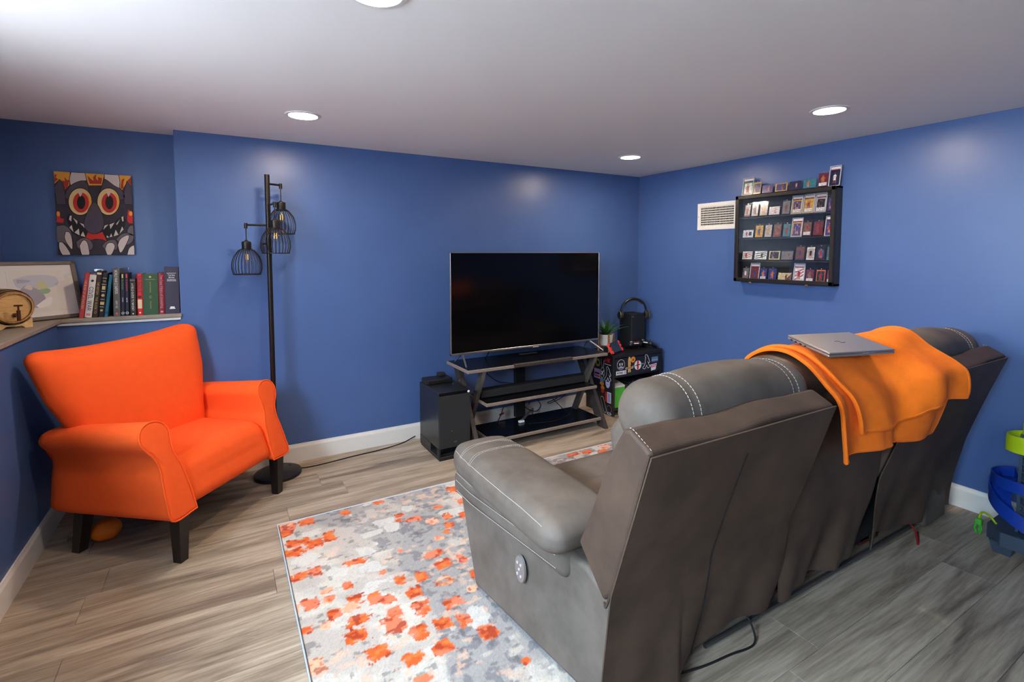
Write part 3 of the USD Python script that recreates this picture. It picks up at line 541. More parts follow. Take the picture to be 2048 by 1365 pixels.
# ------------------------------------------------------------------ television, its stand and what stands on it
BZ = pm('tv_bezel_silver', S(150, 144, 142), .3, .8)
SCR = pm('tv_screen', S(7, 7, 9), .12, spec=.22)
SMOKE = pm('black_glass', S(12, 12, 14), .2, spec=.3)
TAUPE = pm('taupe_wood_edge', S(128, 114, 104), .5, var=.15, vscale=20, stretch=(2, 20, 20))
DKW = pm('dark_weathered_wood', S(58, 50, 46), .5, var=.35, vscale=10, stretch=(8, 8, 1.5), bump=.1)
tv = Thing('television', 'large flat screen television switched off on the black stand', 'television', (-1.512, -.34, .637))
W = lambda t: (lambda n, me, mt, **k: t.part(n, me, mt, world=True, **k))
q = W(tv); X0, X1, Z0, Z1 = -2.224, -.803, .711, 1.489
bz = q('bezel', [bx(X0, X1, -.352, -.33, Z1-.007, Z1, .002), bx(X0, X1, -.352, -.33, Z0, Z0+.016, .002), bx(X0, X0+.007, -.352, -.33, Z0, Z1, .002), bx(X1-.007, X1, -.352, -.33, Z0, Z1, .002)], BZ)
q('screen', bx(X0+.007, X1-.007, -.349, -.335, Z0+.016, Z1-.007), SCR)
q('back_housing', [bx(X0+.004, X1-.004, -.332, -.315, Z0+.004, Z1-.004, .006), rb(-1.51, -.30, 1.02, 1.0, .05, .5, .02)], BLACKM)
q('sensor', bx(-1.50, -1.44, -.354, -.345, Z0-.006, Z0+.003, .002), BZ)
for x, dx in ((-2.12, -.035), (-.90, .045)):
    q('stand_foot', [tube([(x, -.338, Z0+.02), (x+dx*.1, -.345, Z0-.005), (x+dx, -.475, .641)], [.009, .009, .006], 8), tube([(x, -.33, Z0+.01), (x+dx*.6, -.235, .641)], .006, 8)], BZ)
st = Thing('tv_stand', 'black and taupe television stand with crossed legs, three shelves and black glass top', 'tv stand', (-1.53, -.36, 0)); q = W(st)
ts = q('top_shelf', bx(-2.185, -.878, -.562, -.17, .613, .636, .003), TAUPE); st.part('glass_top', bx(-2.175, -.888, -.548, -.172, .6345, .6372), SMOKE, parent=ts, world=True, label='black glass panel of the top')
q('front_lip', bx(-1.80, -1.26, -.578, -.545, .617, .644, .003), DKW)
ms = q('middle_shelf', bx(-2.03, -.985, -.555, -.24, .345, .368, .003), TAUPE); st.part('glass_top', bx(-2.02, -.995, -.54, -.245, .3665, .3692), SMOKE, parent=ms, world=True)
bs = q('bottom_shelf', bx(-2.00, -.945, -.565, -.20, .068, .092, .003), TAUPE); st.part('glass_top', bx(-1.99, -.955, -.552, -.205, .0905, .0932), SMOKE, parent=bs, world=True)
def plankyz(x, y0, z0, y1, z1, w_, th):
    d = np.array([y1-y0, z1-z0]); n_ = np.array([-d[1], d[0]])/np.hypot(*d)*w_/2; P = [(y0+n_[0], z0+n_[1]), (y1+n_[0], z1+n_[1]), (y1-n_[0], z1-n_[1]), (y0-n_[0], z0-n_[1])]
    P = Polygon(P).intersection(sbox(-1, 0, 1, .613)); return side(list(P.exterior.coords)[:-1], x-th/2, x+th/2)
for x, s in ((-2.075, 1), (-.955, -1)):
    q('leg', plankyz(x+s*.035*(-1), -.195, .64, -.575, -.03, .085, .034), DKW); q('leg', plankyz(x+s*.035, -.53, .64, -.19, -.03, .05, .03), pm('grey_steel_leg', S(112, 108, 104), .35, .6))
    for z, y in ((.50, -.29), (.33, -.385), (.38, -.36)): q('bolt', T(trimesh.creation.cylinder(.007, .006, sections=10), (x-s*.035-.02, y, z), (0, 90, 0)), BZ)
q('mount_post', bx(-1.575, -1.475, -.20, -.165, .09, .613, .006), BLACKM)
sb = Thing('soundbar', 'long black soundbar on the middle shelf of the television stand', 'soundbar', (-1.5, -.40, .37)); q = W(sb)
q('body', rb(-1.495, -.375, .402, 1.02, .085, .062, .008), BLACKM); q('grille', bx(-1.995, -.995, -.4195, -.415, .377, .427, .001), pm('speaker_cloth', S(34, 32, 32), .9, bump=.3, bscale=900))
lg = Thing('spare_foot', 'silver v shaped metal bracket lying on the bottom shelf of the television stand', 'bracket', (-1.52, -.25, .093)); q = W(lg)
q('arm', tube([(-1.60, -.33, .102), (-1.41, -.215, .145)], [.011, .009], 8), BZ); q('arm', tube([(-1.41, -.215, .145), (-1.42, -.22, .10)], .008, 8), BZ); q('tip', bx(-1.625, -1.575, -.35, -.325, .094, .112, .003), pm('white_plastic', S(225, 225, 225), .4))
cb = [[(-1.42, -.19, .30), (-1.50, -.22, .19), (-1.44, -.30, .15), (-1.36, -.26, .18), (-1.40, -.22, .24), (-1.47, -.24, .20)], [(-1.25, -.20, .28), (-1.18, -.25, .22), (-1.30, -.28, .20), (-1.22, -.22, .17), (-1.10, -.24, .22), (-1.02, -.22, .30)], [(-1.66, -.19, .28), (-1.72, -.22, .16), (-1.78, -.25, .097)], [(-1.57, -.40, .097), (-1.35, -.45, .097), (-1.15, -.38, .097), (-1.12, -.28, .10), (-1.2, -.21, .2)]]
for k, P in enumerate(cb): single('power_cord', tube(smoothpath(P, 50), .0035, 6), BLACK, ['black cord looped in the middle of the bottom shelf behind the silver bracket', 'tangle of black cord at the right of the bottom shelf of the stand', 'short black cord hanging at the left behind the bottom shelf', 'thin black cord curving across the glass of the bottom shelf'][k], 'cord', 'cords behind the television stand')
single('power_cord', tube(smoothpath([(-1.86, -.32, .80), (-1.87, -.27, .68), (-1.86, -.12, .55), (-1.70, -.10, .40), (-1.56, -.14, .37)], 40), .004, 6), BLACK, 'black cord hanging behind the television above the soundbar', 'cord')
tgs = Thing('paper_tag', 'small white and red tag stuck behind the bottom shelf of the stand', 'tag', (-1.72, -.16, .13)); q = W(tgs)
q('card', T(bx(-.03, .03, -.001, .001, -.022, .022), (-1.70, -.185, .135), (0, -10, 0)), pm('paper_white', S(232, 228, 224), .8)); q('print', T(bx(-.024, .024, -.002, -.0012, -.005, .012), (-1.70, -.185, .135), (0, -10, 0)), pm('print_red', S(196, 44, 40), .7))
rm = Thing('remote_control', 'slim black remote control lying on the glass top under the television', 'remote control', (-1.50, -.28, .639)); q = W(rm)
q('body', rb(-1.50, -.28, .646, .17, .036, .014, .006), BLACK); q('button', [T(trimesh.creation.cylinder(.008, .002, sections=16), (-1.46, -.28, .654))], BLACKM)
# subwoofer
SUBM = pm('subwoofer_black', S(30, 30, 33), .32); 
sw = Thing('subwoofer', 'tall black subwoofer standing on the floor left of the television stand', 'speaker', (-2.275, -.33, 0)); q = W(sw)
q('cabinet', [bx(-2.396, -2.150, -.525, -.135, .085, .494, .004), bx(-2.396, -2.150, -.525, -.135, .012, .03, .003), bx(-2.396, -2.150, -.36, -.135, .03, .085), bx(-2.396, -2.386, -.525, -.49, .03, .085), bx(-2.16, -2.150, -.525, -.49, .03, .085)], SUBM)
q('port', [T(bx(-2.386, -2.16, -.50, -.36, 0, .004), (0, 0, .03)), T(bx(-.11, .11, -.002, .002, -.03, .03), (-2.273, -.44, .058), (-50, 0, 0))], BLACKM)
q('grille', bx(-2.392, -2.154, -.531, -.525, .09, .470, .002), pm('speaker_cloth', S(34, 32, 32)))
q('gloss_strip', bx(-2.392, -2.154, -.530, -.524, .472, .492, .001), SMOKE)
q('base_plate', bx(-2.390, -2.156, -.52, -.14, 0, .012), BLACKM)
q('sticker', T(flat(Point(0, 0).buffer(.009), 0), (-2.166, -.5315, .481)), pm('paper_white', S(232, 228, 224)))
q('logo', text_on('SONY', .007, -2.272, .128, -.5312, maxw=.034), pm('logo_grey', S(120, 118, 120), .4))
q('screw', T(trimesh.creation.cylinder(.003, .003, sections=10), (-2.298, -.532, .21), (90, 0, 0)), BZ)
rt_ = Thing('router_box', 'flat black router box lying on top of the subwoofer', 'router', (-2.28, -.25, .494)); q = W(rt_)
q('body', rb(-2.285, -.22, .513, .205, .13, .036, .008), BLACK); q('end_cap', bx(-2.392, -2.386, -.27, -.17, .497, .528, .002), BLACKM); q('plug', rb(-2.24, -.19, .545, .06, .05, .028, .008), BLACKM)
# ------------------------------------------------------------------ the side cabinet with stickers and what stands on it
CABM = pm('black_laminate', S(27, 24, 26), .4, var=.15, vscale=12, stretch=(1, 1, 8))
cb_ = Thing('side_cabinet', 'low black cabinet covered in stickers in the corner beside the television', 'cabinet', (-.363, -.21, 0)); q = W(cb_)
CX0, CX1, CY, CZ = -.672, -.052, -.395, .560
q('side_panel', bx(CX0, CX0+.026, CY, -.022, 0, CZ-.028, .0015), CABM); q('side_panel', bx(CX1-.026, CX1, CY, -.022, 0, CZ+.006, .0015), CABM)
q('top_panel', bx(CX0-.003, CX1-.026, CY-.006, -.022, CZ-.028, CZ, .002), CABM); q('back_panel', bx(CX0+.026, CX1-.026, -.03, -.022, .03, CZ-.028), BLACKM)
q('shelf', bx(CX0+.026, CX1-.026, CY+.02, -.03, .345, .362), CABM); q('shelf', bx(CX0+.026, CX1-.026, CY+.01, -.03, .045, .065), CABM)
dr = q('drawer', [bx(CX0+.03, CX1-.03, CY-.002, CY+.016, .366, CZ-.034, .002), bx(CX0+.04, CX1-.04, CY+.016, -.06, .372, .50)], pm('drawer_black', S(26, 27, 34), .4))
INK = dict(w=pm('sticker_white', S(226, 224, 226), .5), k=pm('sticker_black', S(18, 18, 24), .5), r=pm('sticker_red', S(206, 32, 40), .5), o=pm('sticker_orange', S(226, 138, 40), .5), t=pm('sticker_tan', S(214, 180, 120), .5), b=pm('sticker_blue', S(84, 120, 160), .5), p=pm('sticker_lilac', S(178, 164, 206), .5), g=pm('sticker_green', S(140, 160, 52), .5), n=pm('sticker_navy', S(30, 34, 74), .5), y=pm('sticker_grey', S(150, 150, 150), .5))
cap = lambda a, b, r: LineString([a, b]).buffer(r)
def sticker(cx, cz, layers, name, label):
    """layers: (ink, shapely shape about 0,0 in metres); the first is the sticker's own outline"""
    for k, (ink, g) in enumerate(layers):
        me = flat(affinity.translate(g, cx, cz), CY-.0026-.0004*k, .0004) if not hasattr(g, 'vertices') else T(g, (cx, CY-.0026-.0004*k, cz))
        if k == 0: p = cb_.part(name, me, INK[ink], parent=dr, world=True, label=label)
        else: cb_.part('print', me, INK[ink], world=True, parent=dr)
circ = lambda r, x=0, y=0: Point(x, y).buffer(r)
ell = lambda a, b, x=0, y=0, rot=0: affinity.translate(affinity.rotate(affinity.scale(Point(0, 0).buffer(1), a, b), rot), x, y)
tx = lambda s, h, mw, dx=0, dz=0: T(text_on(s, h, dx, dz, 0, maxw=mw, bold=True))
sticker(-.579, .469, [('w', circ(.047)), ('k', circ(.0435)), ('w', MM([flat(cap((-.02, .012), (-.014, -.008), .003).union(cap((-.014, -.008), (-.006, .012), .003)).union(cap((.006, .012), (.014, -.008), .003)).union(cap((.014, -.008), (.022, .012), .003)).union(cap((0, -.014), (-.009, -.03), .003)).union(cap((0, -.014), (.009, -.03), .003)), 0)])), ('p', Polygon([(-.033, -.02), (.033, -.02), (.024, -.034), (-.024, -.034)]))], 'sticker', 'round black and white badge sticker')
sticker(-.476, .462, [('t', ell(.017, .055, 0, .018).union(cap((-.04, -.035), (.04, -.035), .009)).union(cap((-.008, -.05), (-.010, -.07), .007)).union(cap((.008, -.05), (.010, -.07), .007))), ('o', ell(.009, .035, 0, .005)), ('k', cap((-.034, -.035), (.034, -.035), .003))], 'sticker', 'tan sword shaped sticker')
sticker(-.431, .501, [('o', circ(.028)), ('k', ell(.010, .007, 0, -.004))], 'sticker', 'round orange sticker')
sticker(-.371, .442, [('w', circ(.044)), ('r', cap((0, -.032), (0, .034), .011)), ('y', cap((-.07, -.004), (.07, .008), .004)), ('k', cap((-.02, .0), (.02, .004), .004))], 'sticker', 'round white sticker with a red mark')
foot = ell(.016, .034, .004, .028, -12).union(ell(.011, .013, -.004, .064)).union(cap((.0, .0), (-.022, -.04), .011)).union(cap((.008, 0), (.024, -.036), .011)).union(cap((-.022, -.045), (-.034, -.042), .008)).union(cap((.024, -.042), (.034, -.036), .007)).union(cap((.014, .04), (.030, .008), .008))
sticker(-.262, .452, [('w', foot.buffer(.005)), ('k', foot)], 'sticker', 'black and white walking figure sticker')
sticker(-.154, .467, [('b', sbox(-.042, -.032, .042, .032)), ('y', sbox(-.042, -.004, .042, .008)), ('n', sbox(-.042, -.032, .042, -.014))], 'sticker', 'blue landscape sticker')
sticker(-.172, .405, [('w', Polygon([(-.045, .022), (.045, .03), (.035, -.005), (.03, -.03), (-.03, -.036), (-.03, -.008)])), ('r', Polygon([(-.036, .016), (.036, .022), (.026, 0), (-.026, -.006)])), ('w', cap((-.02, .006), (.02, .010), .004))], 'sticker', 'red and white shield sticker')
sticker(-.575, .394, [('w', sbox(-.062, -.018, .062, .018)), ('k', tx('!KONG', .017, .074, -.016)), ('p', circ(.012, .044, 0))], 'sticker', 'white strip sticker with black letters')
SIDE = lambda me: (lambda v: (setattr(me, 'vertices', np.stack([CX0-.0005+v[:, 1], v[:, 0]*-1, v[:, 2]], 1)), setattr(me, 'faces', me.faces), me)[2])(np.array(me.vertices))
def side_sticker(y, z, layers, label):
    for k, (ink, g) in enumerate(layers):
        me = flat(g, -.0004*(k+1), .0004) if not hasattr(g, 'vertices') else T(g, (0, -.0004*(k+1), 0)); me = MM([me]).copy(); v = np.array(me.vertices)
        me.vertices = np.stack([CX0-.0002+v[:, 1], y-v[:, 0], z+v[:, 2]], 1)
        cb_.part('sticker' if k == 0 else 'print', me, INK[ink], world=True, label=label if k == 0 else None)
side_sticker(-.326, .498, [('k', sbox(-.052, -.038, .052, .034)), ('r', tx('HK', .040, .088, 0, .006)), ('w', sbox(-.045, -.034, .045, -.028))], 'black sticker with two red letters')
hexa = Polygon([(.035*math.cos(a), .04*math.sin(a)) for a in np.arange(6)*PI/3]); side_sticker(-.187, .462, [('g', hexa), ('k', circ(.018))], 'green six sided sticker')
side_sticker(-.255, .40, [('y', ell(.03, .05, 0, -.02)), ('k', ell(.022, .04, 0, -.02)), ('w', cap((-.015, -.04), (.015, 0), .004).union(cap((-.014, -.01), (.012, -.045), .004))), ('p', cap((-.01, .03), (-.022, .10), .003).union(cap((.01, .03), (.022, .10), .003)))], 'grey dog tag sticker')
side_sticker(-.326, .368, [('w', foot.buffer(.005)), ('k', foot)], 'black and white walking figure sticker')
side_sticker(-.178, .357, [('p', sbox(-.042, -.045, .042, .045)), ('n', sbox(-.034, -.006, .034, .010)), ('r', sbox(-.034, -.030, .034, -.018))], 'square lilac sticker')
side_sticker(-.247, .31, [('t', ell(.016, .018, 0, .03)), ('b', sbox(-.026, -.02, .026, .012)), ('o', ell(.03, .016, 0, -.035))], 'small coloured figure sticker')
wolf = Polygon([(-.032, .042), (-.018, .022), (.018, .022), (.032, .042), (.028, -.01), (.012, -.034), (-.012, -.034), (-.028, -.01)]); side_sticker(-.326, .285, [('p', wolf), ('y', cap((-.012, .0), (.012, .0), .005))], 'lilac animal head sticker')
side_sticker(-.256, .237, [('o', ell(.026, .022)), ('r', ell(.022, .018, 0, -.03))], 'small orange figure sticker')
side_sticker(-.345, .165, [('w', sbox(-.024, -.05, .03, .05)), ('r', sbox(-.05, -.045, -.024, .045)), ('p', sbox(-.014, -.04, .02, .04))], 'red and white upright sticker')
side_sticker(-.272, .085, [('w', cap((-.02, .05), (.02, -.05), .022)), ('k', cap((-.02, .05), (.02, -.05), .018))], 'black capsule shaped sticker')
side_sticker(-.35, .06, [('y', circ(.034)), ('k', circ(.030))], 'round black sticker')
side_sticker(-.35, .018, [('w', ell(.03, .014)), ('b', ell(.02, .007))], 'white oval sticker')
gb = Thing('green_box', 'green and white cardboard box standing inside the black sticker cabinet', 'box', (-.60, -.31, .065)); q = W(gb)
q('carton', bx(-.643, -.50, -.37, -.24, .065, .255, .003), pm('carton_green', S(76, 176, 48), .6)); q('lid', T(bx(-.072, .072, -.066, .066, -.012, .012, .003), (-.5715, -.305, .268), (12, 0, 0)), pm('carton_white', S(222, 214, 204), .7)); 
dk = Thing('game_case_stack', 'dark game cases standing in the shadow of the cabinet bay', 'game cases', (-.3, -.2, .065)); q = W(dk)
for k in range(6): q('case', bx(-.44+k*.05, -.40+k*.05, -.30, -.12, .065, .25+.01*(k % 3), .003), [BLACK, BLACKM, pm('case_navy', S(28, 30, 44), .5)][k % 3])
# plant in a pot on wooden legs
LEAF = usdkit.material(stage, '/World/Looks/leaf_green', {'p': ('principled_bsdf', {'base_color': S(58, 104, 48), 'roughness': .45}), 't': ('translucent_bsdf', {'color': S(90, 140, 50)}), 'm': ('mix_closure', {'fac': .2})}, [('p.BSDF', 'm.closure1'), ('t.BSDF', 'm.closure2')], surface='m.closure')
PC = np.array([-.588, -.20, .560]); pl = Thing('potted_plant', 'spiky green plant in a white pot on wooden legs beside the television', 'potted plant', PC); 
pl.part('pot', lathe([(0, .062), (.052, .062), (.058, .07), (.067, .165), (.064, .165), (.060, .15), (0, .15)], 36), pm('pot_white', S(216, 212, 206), .5, bump=.1, bscale=60)); pl.part('soil', T(trimesh.creation.cylinder(.06, .006, sections=24), (0, 0, .152)), pm('soil', S(46, 36, 28), .9))
for a in (250, 340, 70, 160): pl.part('leg', T(rb(0, 0, .085, .014, .014, .17, .003, 8), (.074*math.cos(math.radians(a)), .074*math.sin(math.radians(a)), 0)), pm('pot_stand_wood', S(150, 108, 56), .5))
pl.part('crossbar', [T(bx(-.07, .07, -.006, .006, .048, .060), r=(0, 0, a)) for a in (70, 160)], pm('pot_stand_wood', S(150, 108, 56)))
rl = np.random.RandomState(6)
for k in range(22):
    a = k*2.4; ln = rl.uniform(.14, .22); el = rl.uniform(.35, 1.35); n = 9; P = np.zeros((n, 3, 3))
    for i, u in enumerate(np.linspace(0, 1, n)):
        r_ = ln*u*math.cos(el)*(1+.25*u); z = .15+ln*u*math.sin(el)-.06*u*u*math.cos(el); w_ = .015*(math.sin(PI*min(1, u*.75+.25)))*(1-u**3)+.0006
        c_ = np.array([math.cos(a)*r_, math.sin(a)*r_, z]); s_ = np.array([-math.sin(a), math.cos(a), 0])*w_; P[i] = [c_-s_, c_+[0, 0, -.003*(1-u)], c_+s_]
    pl.part('leaf', shell(P, .0016), LEAF, smooth=60)
# console, headset, handheld, controllers
xb = Thing('game_console', 'tall black tower game console standing in the corner on the cabinet', 'game console', (-.19, -.125, .560)); 
xb.part('body', rb(0, 0, .168, .172, .168, .330, .005), pm('console_black', S(26, 26, 28), .5)); xb.part('foot', T(trimesh.creation.cylinder(.06, .006, sections=30), (0, 0, .002)), BLACK); xb.part('disc_slot', bx(-.072, -.068, -.0855, -.082, .03, .13), DARK)
xb.part('power_button', T(trimesh.creation.cylinder(.006, .003, sections=16), (-.068, -.0845, .305), (90, 0, 0)), pm('logo_grey', S(120, 118, 120))); xb.part('vent_grille', [T(trimesh.creation.cylinder(.004, .004, sections=8), (-.06+.02*i, -.06+.02*j, .3335)) for i in range(7) for j in range(7)], DARK, kind='stuff')
hs = Thing('headset', 'black over ear headset hung over the tall game console', 'headset', (-.205, -.16, .90), -21)
th = np.linspace(-.25, PI+.25, 40); hs.part('headband', [T(tube(np.stack([.128*np.cos(th), 0*th, .012+.128*np.sin(th)], 1), .009, 8), s=(1, 1.9, 1))], BLACK); hs.part('headband_pad', tube(np.stack([.117*np.cos(th[10:30]), 0*th[10:30], .012+.117*np.sin(th[10:30])], 1), .010, 8), BLACKM)
for s in (-1, 1):
    c_ = hs.part('ear_cup', T(lathe([(0, .018), (.03, .018), (.042, .008), (.043, -.006), (0, -.006)], 32), (s*.138, 0, -.025), (0, s*90, 0)), BLACK)
    hs.part('ear_cushion', T(lathe([(.018, 0), (.02, -.02), (.03, -.026), (.041, -.018), (.042, -.004)], 32), (s*.138, 0, -.025), (0, s*90, 0)), pm('ear_foam', S(46, 42, 40), .9), parent=c_); hs.part('ring', T(lathe([(.040, .010), (.0425, .0105), (.0435, .007), (.041, .006)], 32), (s*.138, 0, -.025), (0, s*90, 0)), pm('headset_ring', S(120, 112, 70) if s < 0 else S(40, 130, 50), .4), parent=c_)
sw_ = Thing('handheld_console', 'handheld game console with red side controllers leaning on the cabinet top', 'handheld console', (-.575, -.33, .562), 24)
TL = lambda me: T(me, (0, .012, .054), (-30, 0, 0))
RED = pm('controller_red', S(236, 66, 62), .4)
sw_.part('tablet', TL(rb(0, 0, 0, .174, .013, .100, .004)), BLACK); sw_.part('screen', TL(bx(-.077, .077, -.0072, -.006, -.043, .043)), pm('handheld_screen', S(38, 52, 66), .15))
for s in (-1, 1):
    jc = sw_.part('side_controller', TL(flat(sbox(-.016, -.049, .016, .049).buffer(0) if 0 else (sbox(-.017 if s > 0 else -.003, -.05, .003 if s > 0 else .017, .05).union(ell(.017, .02, 0, .031)).union(ell(.017, .02, 0, -.031)).union(sbox(-.017, -.032, .017, .032))), -.008, .016).apply_translation((s*.104, 0, 0))), RED)
    sw_.part('thumbstick', TL(T(trimesh.creation.cylinder(.008, .008, sections=18), (s*.104, -.011, .024 if s < 0 else -.012), (90, 0, 0))), BLACK, parent=jc)
    for dx, dz in ((0, .008), (0, -.008), (.008, 0), (-.008, 0)): sw_.part('button', TL(T(trimesh.creation.cylinder(.0035, .003, sections=12), (s*.104+dx, -.0095, dz+(-.012 if s < 0 else .022)), (90, 0, 0))), BLACK, parent=jc)
sw_.part('kickstand', [TL(bx(-.05, .05, .008, .011, -.045, .02)), bx(-.06, .06, -.02, .06, 0, .006, .002)], BLACK)
def pad_body():
    sph = lambda x, y, z, r: m3.Manifold.sphere(r, 18).translate((x, y, z)); h = lambda *a: m3.Manifold.batch_hull(list(a))
    b = h(sph(-.045, .01, .03, .022), sph(.045, .01, .03, .022), sph(-.04, -.012, .03, .016), sph(.04, -.012, .03, .016)) + h(sph(-.05, .005, .028, .021), sph(-.066, -.055, .018, .014)) + h(sph(.05, .005, .028, .021), sph(.066, -.055, .018, .014))
    return MM([b.refine_to_length(.008)])
def gamepad(label, loc, rz, face, grip, tiltx):
    g = Thing('game_controller', label, 'game controller', loc, rz); R_ = lambda me: T(me, (0, 0, .020), (tiltx, 0, 0)); b = pad_body(); trimesh.smoothing.filter_taubin(b, iterations=6)
    g.part('shell', R_(b), grip); t_ = T(b, (0, 0, .0015), s=(.93, .9, 1)); t_ = MM([t_]); k = (t_.triangles_center[:, 2] > .034); f = trimesh.Trimesh(t_.vertices, t_.faces[k], process=False); g.part('face_plate', R_(f), face)
    for x, y in ((-.036, .012), (.02, -.012)): g.part('thumbstick', R_(T(lathe([(0, .02), (.007, .02), (.009, .017), (.005, .012), (.005, 0), (0, 0)], 18), (x, y, .047))), BLACK)
    for dx, dy in ((0, .009), (0, -.009), (.009, 0), (-.009, 0)): g.part('button', R_(T(trimesh.creation.cylinder(.004, .005, sections=12), (.042+dx, .014+dy, .052))), pm('button_white', S(220, 220, 220), .4))
    g.part('port', R_(bx(-.025, .025, .026, .034, .026, .036, .002)), pm('button_white', S(220, 220, 220)))
gamepad('red and black game controller lying in front of the tower console', (-.285, -.275, .5605), 165, RED, BLACK, 24)
gamepad('black game controller at the right end of the cabinet top', (-.15, -.285, .5605), 100, BLACKM, BLACK, 18)
# ------------------------------------------------------------------ floor lamp
BRZ = pm('dark_bronze', S(44, 38, 33), .38, .7)
BULB = pane('bulb_glass', (1, .97, .92)); FIL = pm('filament_amber', S(236, 170, 60), .5, emit=.25)
la = Thing('floor_lamp', 'tall dark bronze floor lamp with three wire cage shades', 'floor lamp', (-3.405, -.165, 0)); q = W(la)
q('base', T(lathe([(0, .034), (.03, .034), (.12, .026), (.143, .020), (.147, .012), (.147, 0), (0, 0)], 48), (-3.405, -.165, 0)), pm('lamp_base_black', S(26, 24, 24), .4))
q('pole', T(trimesh.creation.cylinder(.0155, 1.96, sections=24), (-3.418, -.17, 1.01)), BRZ)
q('switch', T(tube([(0, 0, 0), (-.028, -.012, -.002)], [.006, .008], 10), (-3.432, -.17, 1.545)), BRZ); q('pole_collar', T(trimesh.creation.cylinder(.019, .05, sections=20), (-3.418, -.17, 1.56)), BRZ)
def lamp_head(ex, ey, za, zb):
    """an arm at height za out to (ex, ey), a shade whose open rim lies at zb"""
    q('arm', [tube([(-3.418, -.17, za), (ex, ey, za)], .0065, 10), T(trimesh.creation.cylinder(.010, .034, sections=14), (ex, ey, za-.006))], BRZ)
    ht = .168; zt = zb+ht; s_ = q('shade', [tube([(ex, ey, za), (ex, ey, zt+.05)], .003, 6), T(lathe([(.0, .052), (.008, .050), (.011, .045), (.026, .040), (.028, .034), (.028, -.002), (.026, -.012), (0, -.012)], 28), (ex, ey, zt))], BRZ)
    P = lambda a: np.stack([np.cos(a)*pr, np.sin(a)*pr, pz], 1); tt = np.linspace(0, 1, 16); pr = np.interp(tt, [0, .07, .3, .55, .78, 1], [.030, .048, .075, .0865, .0875, .078]); pz = zt-.006-(ht-.006)*tt
    for k in range(26): la.part('wire', tube(P(k*2*PI/26)+[ex, ey, 0], .0017, 4), BRZ, parent=s_, world=True, smooth=True)
    a = np.linspace(0, 2*PI, 40, endpoint=False)
    for rr, zz in ((.080, zb), (.040, zt-.012)): la.part('rim', tube(np.stack([ex+rr*np.cos(a), ey+rr*np.sin(a), a*0+zz], 1), .0026, 6, closed=True), BRZ, parent=s_, world=True)
    b = q('bulb', T(lathe([(.013, -.012), (.014, -.02), (.024, -.045), (.029, -.065), (.026, -.085), (.014, -.098), (0, -.101)], 24), (ex, ey, zt)), BULB)
    for dx in (-.006, .006): la.part('filament', T(trimesh.creation.cylinder(.0026, .036, sections=8), (ex+dx, ey, zt-.058)), FIL, parent=b, world=True)
lamp_head(-3.335, -.125, 1.932, 1.612); lamp_head(-3.388, -.29, 1.795, 1.483); lamp_head(-3.548, -.17, 1.664, 1.349)
single('lamp_cord', tube(smoothpath([(-3.33, -.11, .03), (-3.26, -.15, .008), (-3.12, -.15, .004), (-2.90, -.12, .004), (-2.70, -.10, .004), (-2.52, -.055, .004), (-2.40, -.03, .03)], 60), .0042, 8), BLACK, 'thin black cord running along the floor from the lamp base to the subwoofer', 'cord')
# ------------------------------------------------------------------ on the ledge and the alcove wall
pa = Thing('monster_painting', 'square canvas painting of a grey grinning cartoon monster with big yellow eyes', 'painting', (-4.346, REC, 1.722)); PW_, PH_ = .366, .494
pa.part('canvas', bx(-PW_/2, PW_/2, -.022, -.001, -PH_/2, PH_/2, .002), pm('paint_charcoal', S(56, 50, 60), .75, var=.12, vscale=30))
def cp(x, y):
    xl = 65+(y-62)*65/1263; xr = 1225+(y-130)*58/1195; u = (x-xl)/(xr-xl); yt = 62+(x-65)*68/1160; v_ = (y-yt)/(1325-yt); return ((min(max(u, 0), 1)-.5)*PW_, (.5-min(max(v_, 0), 1))*PH_)
PAINT = {k: pm('paint_'+k, S(*c), .7) for k, c in dict(orange=(226, 158, 52), rust=(170, 52, 28), bone=(206, 192, 186), cream=(222, 190, 130), red=(196, 40, 34), black=(22, 19, 22), grey=(104, 94, 102), violet=(76, 66, 80), line=(196, 148, 110), glow=(240, 150, 40)).items()}
def paint(name, pts, ink, layer, sm=True, label=None):
    P = np.array([cp(*p) for p in pts])
    if sm: P = smoothpath(np.vstack([P, P[:1]]), len(P)*7)[:-1]
    if name in ('nose', 'paw', 'claw', 'horn', 'brow', 'ear', 'tongue'): pa.part('outline', flat(Polygon(P).buffer(0).buffer(.0028).intersection(sbox(-PW_/2, -PH_/2, PW_/2, PH_/2)), -.0222-.0004*layer+.0002, .0003), PAINT['black'], smooth=False)
    P = Polygon(P).buffer(0).intersection(sbox(-PW_/2, -PH_/2, PW_/2, PH_/2)); pa.part(name, flat(P, -.0222-.0004*layer, .0004), PAINT[ink], label=label, smooth=False)
def oval(cx, cy, a, b, n=20): return [(cx+a*math.cos(t), cy+b*math.sin(t)) for t in np.linspace(0, 2*PI, n, endpoint=False)]
E_ = lambda pts, k, ln: (paint(*k[:1], pts, k[1], ln))
paint('flame_band', [(66, 62), (300, 80), (290, 270), (215, 360), (150, 185), (78, 250)], 'orange', 1, False); paint('flame_band', [(520, 92), (812, 108), (770, 275), (575, 275)], 'orange', 1, False); paint('flame_band', [(1040, 120), (1226, 130), (1232, 290), (1165, 215), (1090, 345), (1050, 310)], 'orange', 1, False)
